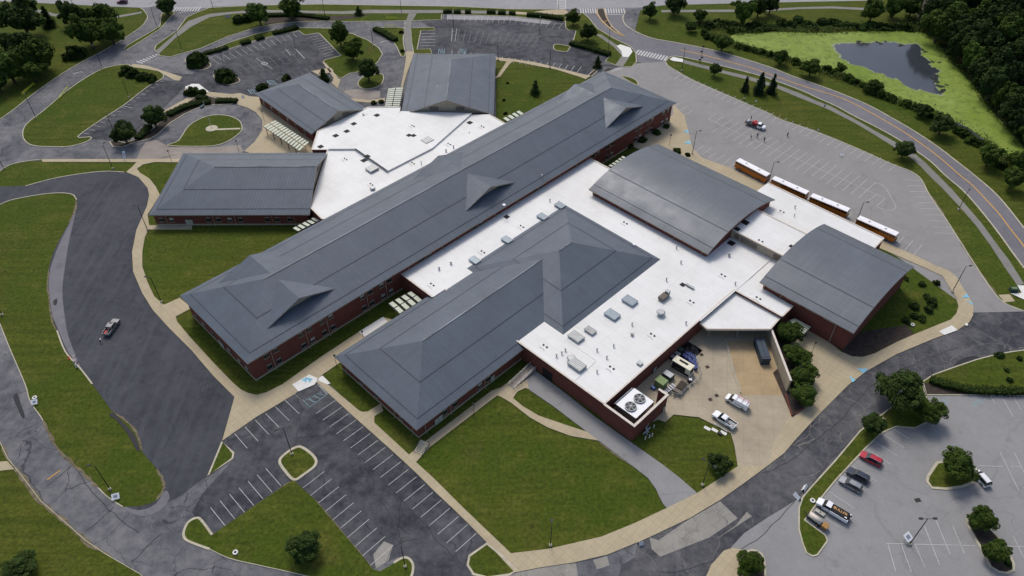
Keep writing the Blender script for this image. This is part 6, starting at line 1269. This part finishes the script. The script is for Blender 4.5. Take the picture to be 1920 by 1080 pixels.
wl_ = [G(1444,611,4.2), G(1483,714,4.2), G(1487,716,4.2)]; c = (wl_[0]+wl_[1])/2; rwall = thing('retaining_wall', 'tall grey concrete wall between the truck ramp and the planter trees', 'wall', V((c.x, c.y, 0)))
b = MB(); b.ribbon([q-V((c.x, c.y, 0)) for q in wl_[:2]], .4, 0, 4.2); b.build('wall', 'pinkcon' if False else 'yard', rwall, local=True); b = MB(); b.ribbon([q-V((c.x, c.y, 0)) for q in wl_[:2]], .55, 4.2, .12); b.build('coping', 'coping', rwall, local=True)
b = MB(); b.ribbon([q-V((c.x, c.y, 0)) for q in (G(1472,742), G(1484,781), G(1508,766))], .3, .1, .5); b.build('planter_edge', 'brick', rwall, local=True)
rl = W([(1359,636),(1366,665),(1375,700),(1388,738)]); t = thing('ramp_rail', 'low metal rail along the left edge of the truck ramp', 'rail', V((*rl[0].to_2d(), .18))); b = MB(); b.ribbon([q-rl[0] for q in rl], .25, 0, .25); b.build('kerb_edge', 'kerb', t, local=True); b = MB()
for i in range(3): b.tube(rl[i]-rl[0]+V((0, 0, 1)), rl[i+1]-rl[0]+V((0, 0, 1)), .04, n=4)
b.build('rail', 'galv', t, local=True)
for q in (rl[0], (rl[0]+rl[1])/2, rl[1], rl[2], rl[3]): k = MB(); k.tube(q-rl[0], q-rl[0]+V((0, 0, 1)), .05, n=4); k.build('post', 'galv', t, local=True)
# ramp rails at the inner corner, steps by the parking bays
rl = [G(958,727), G(1000,692)]; d = rl[1]-rl[0]; t = thing('access_ramp', 'grey railed access ramp at the inner corner of the brick block', 'ramp', V((*rl[0].to_2d(), .17)), math.atan2(d.y, d.x)); L = d.length
b = MB(); b.poly([(0, -.9, .02), (L, -.9, .9), (L, .9, .9), (0, .9, .02)]); b.poly([(0, -.9, 0), (L, -.9, 0), (L, -.9, .9)]); b.build('slope', 'pinkcon', t, local=True)
for y in (-.9, .9):
    k = MB()
    for z_ in (.5, 1.0): k.tube((0, y, z_), (L, y, z_+.9), .04, n=4)
    for i in range(7): k.tube((i*L/6, y, i*.15), (i*L/6, y, i*.15+1.0), .04, n=4)
    k.build('railing', 'galv', t, local=True)
A_, B_ = G(784,851), G(797,833); d = B_-A_; t = thing('steps', 'short flight of concrete steps with rails at the corner of the one-storey wing', 'steps', V((*A_.to_2d(), .17)), math.atan2(d.y, d.x)); L = d.length
for i in range(7): bxp(t, 'step', 'kerb', ((L*(i+.5)/7, 0, .07+i*.07), (L/7-.06, 2.2, .14+i*.14)))
for y in (-1.15, 1.15): k = MB(); k.tube((0, y, .9), (L, y, 1.7), .05, n=5); [k.tube((x*L, y, 0), (x*L, y, .9+.8*x), .05, n=5) for x in (0, .5, 1)]; k.build('railing', 'dark', t, local=True)
# barricades and cone at the dark lot
for px, rz, lb in (((141.5,677), -1.1, 'red and white barricade at the kerb of the dark lot, upper one'),((145,684), -1.2, 'red and white barricade at the kerb of the dark lot, lower one')):
    t = thing('barricade', lb, 'barricade', G(*px), rz); t.location.z = .05
    for z_ in (.5, .95):
        for i in range(5): bxp(t, 'stripe_board', 'redstripe' if i % 2 == 0 else 'whitecar', ((i*.45-.9, 0, z_), (.44, .06, .2)))
    for x in (-1, 1): bxp(t, 'leg', 'whitecar', ((x, 0, .55), (.07, .5, 1.1)))
t = thing('traffic_cone', 'orange cone at the kerb of the dark lot beside the barricades', 'cone', G(129.5,672.5)); t.location.z = .05; b = MB(); b.tube((0, 0, .04), (0, 0, .95), .24, .05, 12); b.build('cone', 'orangep', t, local=True); bxp(t, 'foot', 'orangep', ((0, 0, .03), (.6, .6, .06)))
# power poles along the main road
for px, lb in (((1047,17),'dark pole by the stop line of the far carriageway'),((610,33),'dark pole behind the mulched bed by the main road'),((400,17),'dark pole by the left entrance lawn at the main road'),((139,15),'dark pole between the left trees at the main road')):
    t = thing('utility_pole', lb, 'pole', G(*px)); b = MB(); b.tube((0, 0, 0), (0, 0, 8.5), .12, .08, 7); b.build('pole', 'dark', t, local=True); bxp(t, 'crossarm', 'dark', ((0, 0, 8.1), (1.4, .12, .12)))
for i, (x, y) in enumerate(((1326,689),(1315,666),(1343.5,742.5),(1331.5,750))):
    t = thing('yard_drain', ['small dark drain cover left of the truck ramp', 'small dark drain cover under the canopy edge', 'square dark drain cover left of the work van', 'small round cover below the square drain'][i], 'drain', V((*G(x, y).to_2d(), .19)), .4); bxp(t, 'grate', 'bark', ((0, 0, .01), (.9, .9, .03))); bxp(t, 'bar', 'dark', ((0, 0, .03), (.7, .08, .02)))
t = thing('drain_cover', 'square dark drain cover in the middle of the visitor car park', 'drain', V((*G(1720.5,938).to_2d(), .05)), .2); bxp(t, 'grate', 'dark', ((0, 0, .01), (1.2, .8, .03))); bxp(t, 'frame', 'louver', ((0, 0, .0), (1.4, 1.0, .03)))
t = thing('roadside_cabinet', 'dark green cabinet on the verge by the white slabs at the right edge', 'cabinet', V((*G(1899,546).to_2d(), .0)), 0); bxp(t, 'cabinet', 'dkgreen', ((0, 0, .6), (2.0, 1.2, 1.2))); bxp(t, 'lid', 'green', ((0, 0, 1.22), (1.4, .5, .06)))
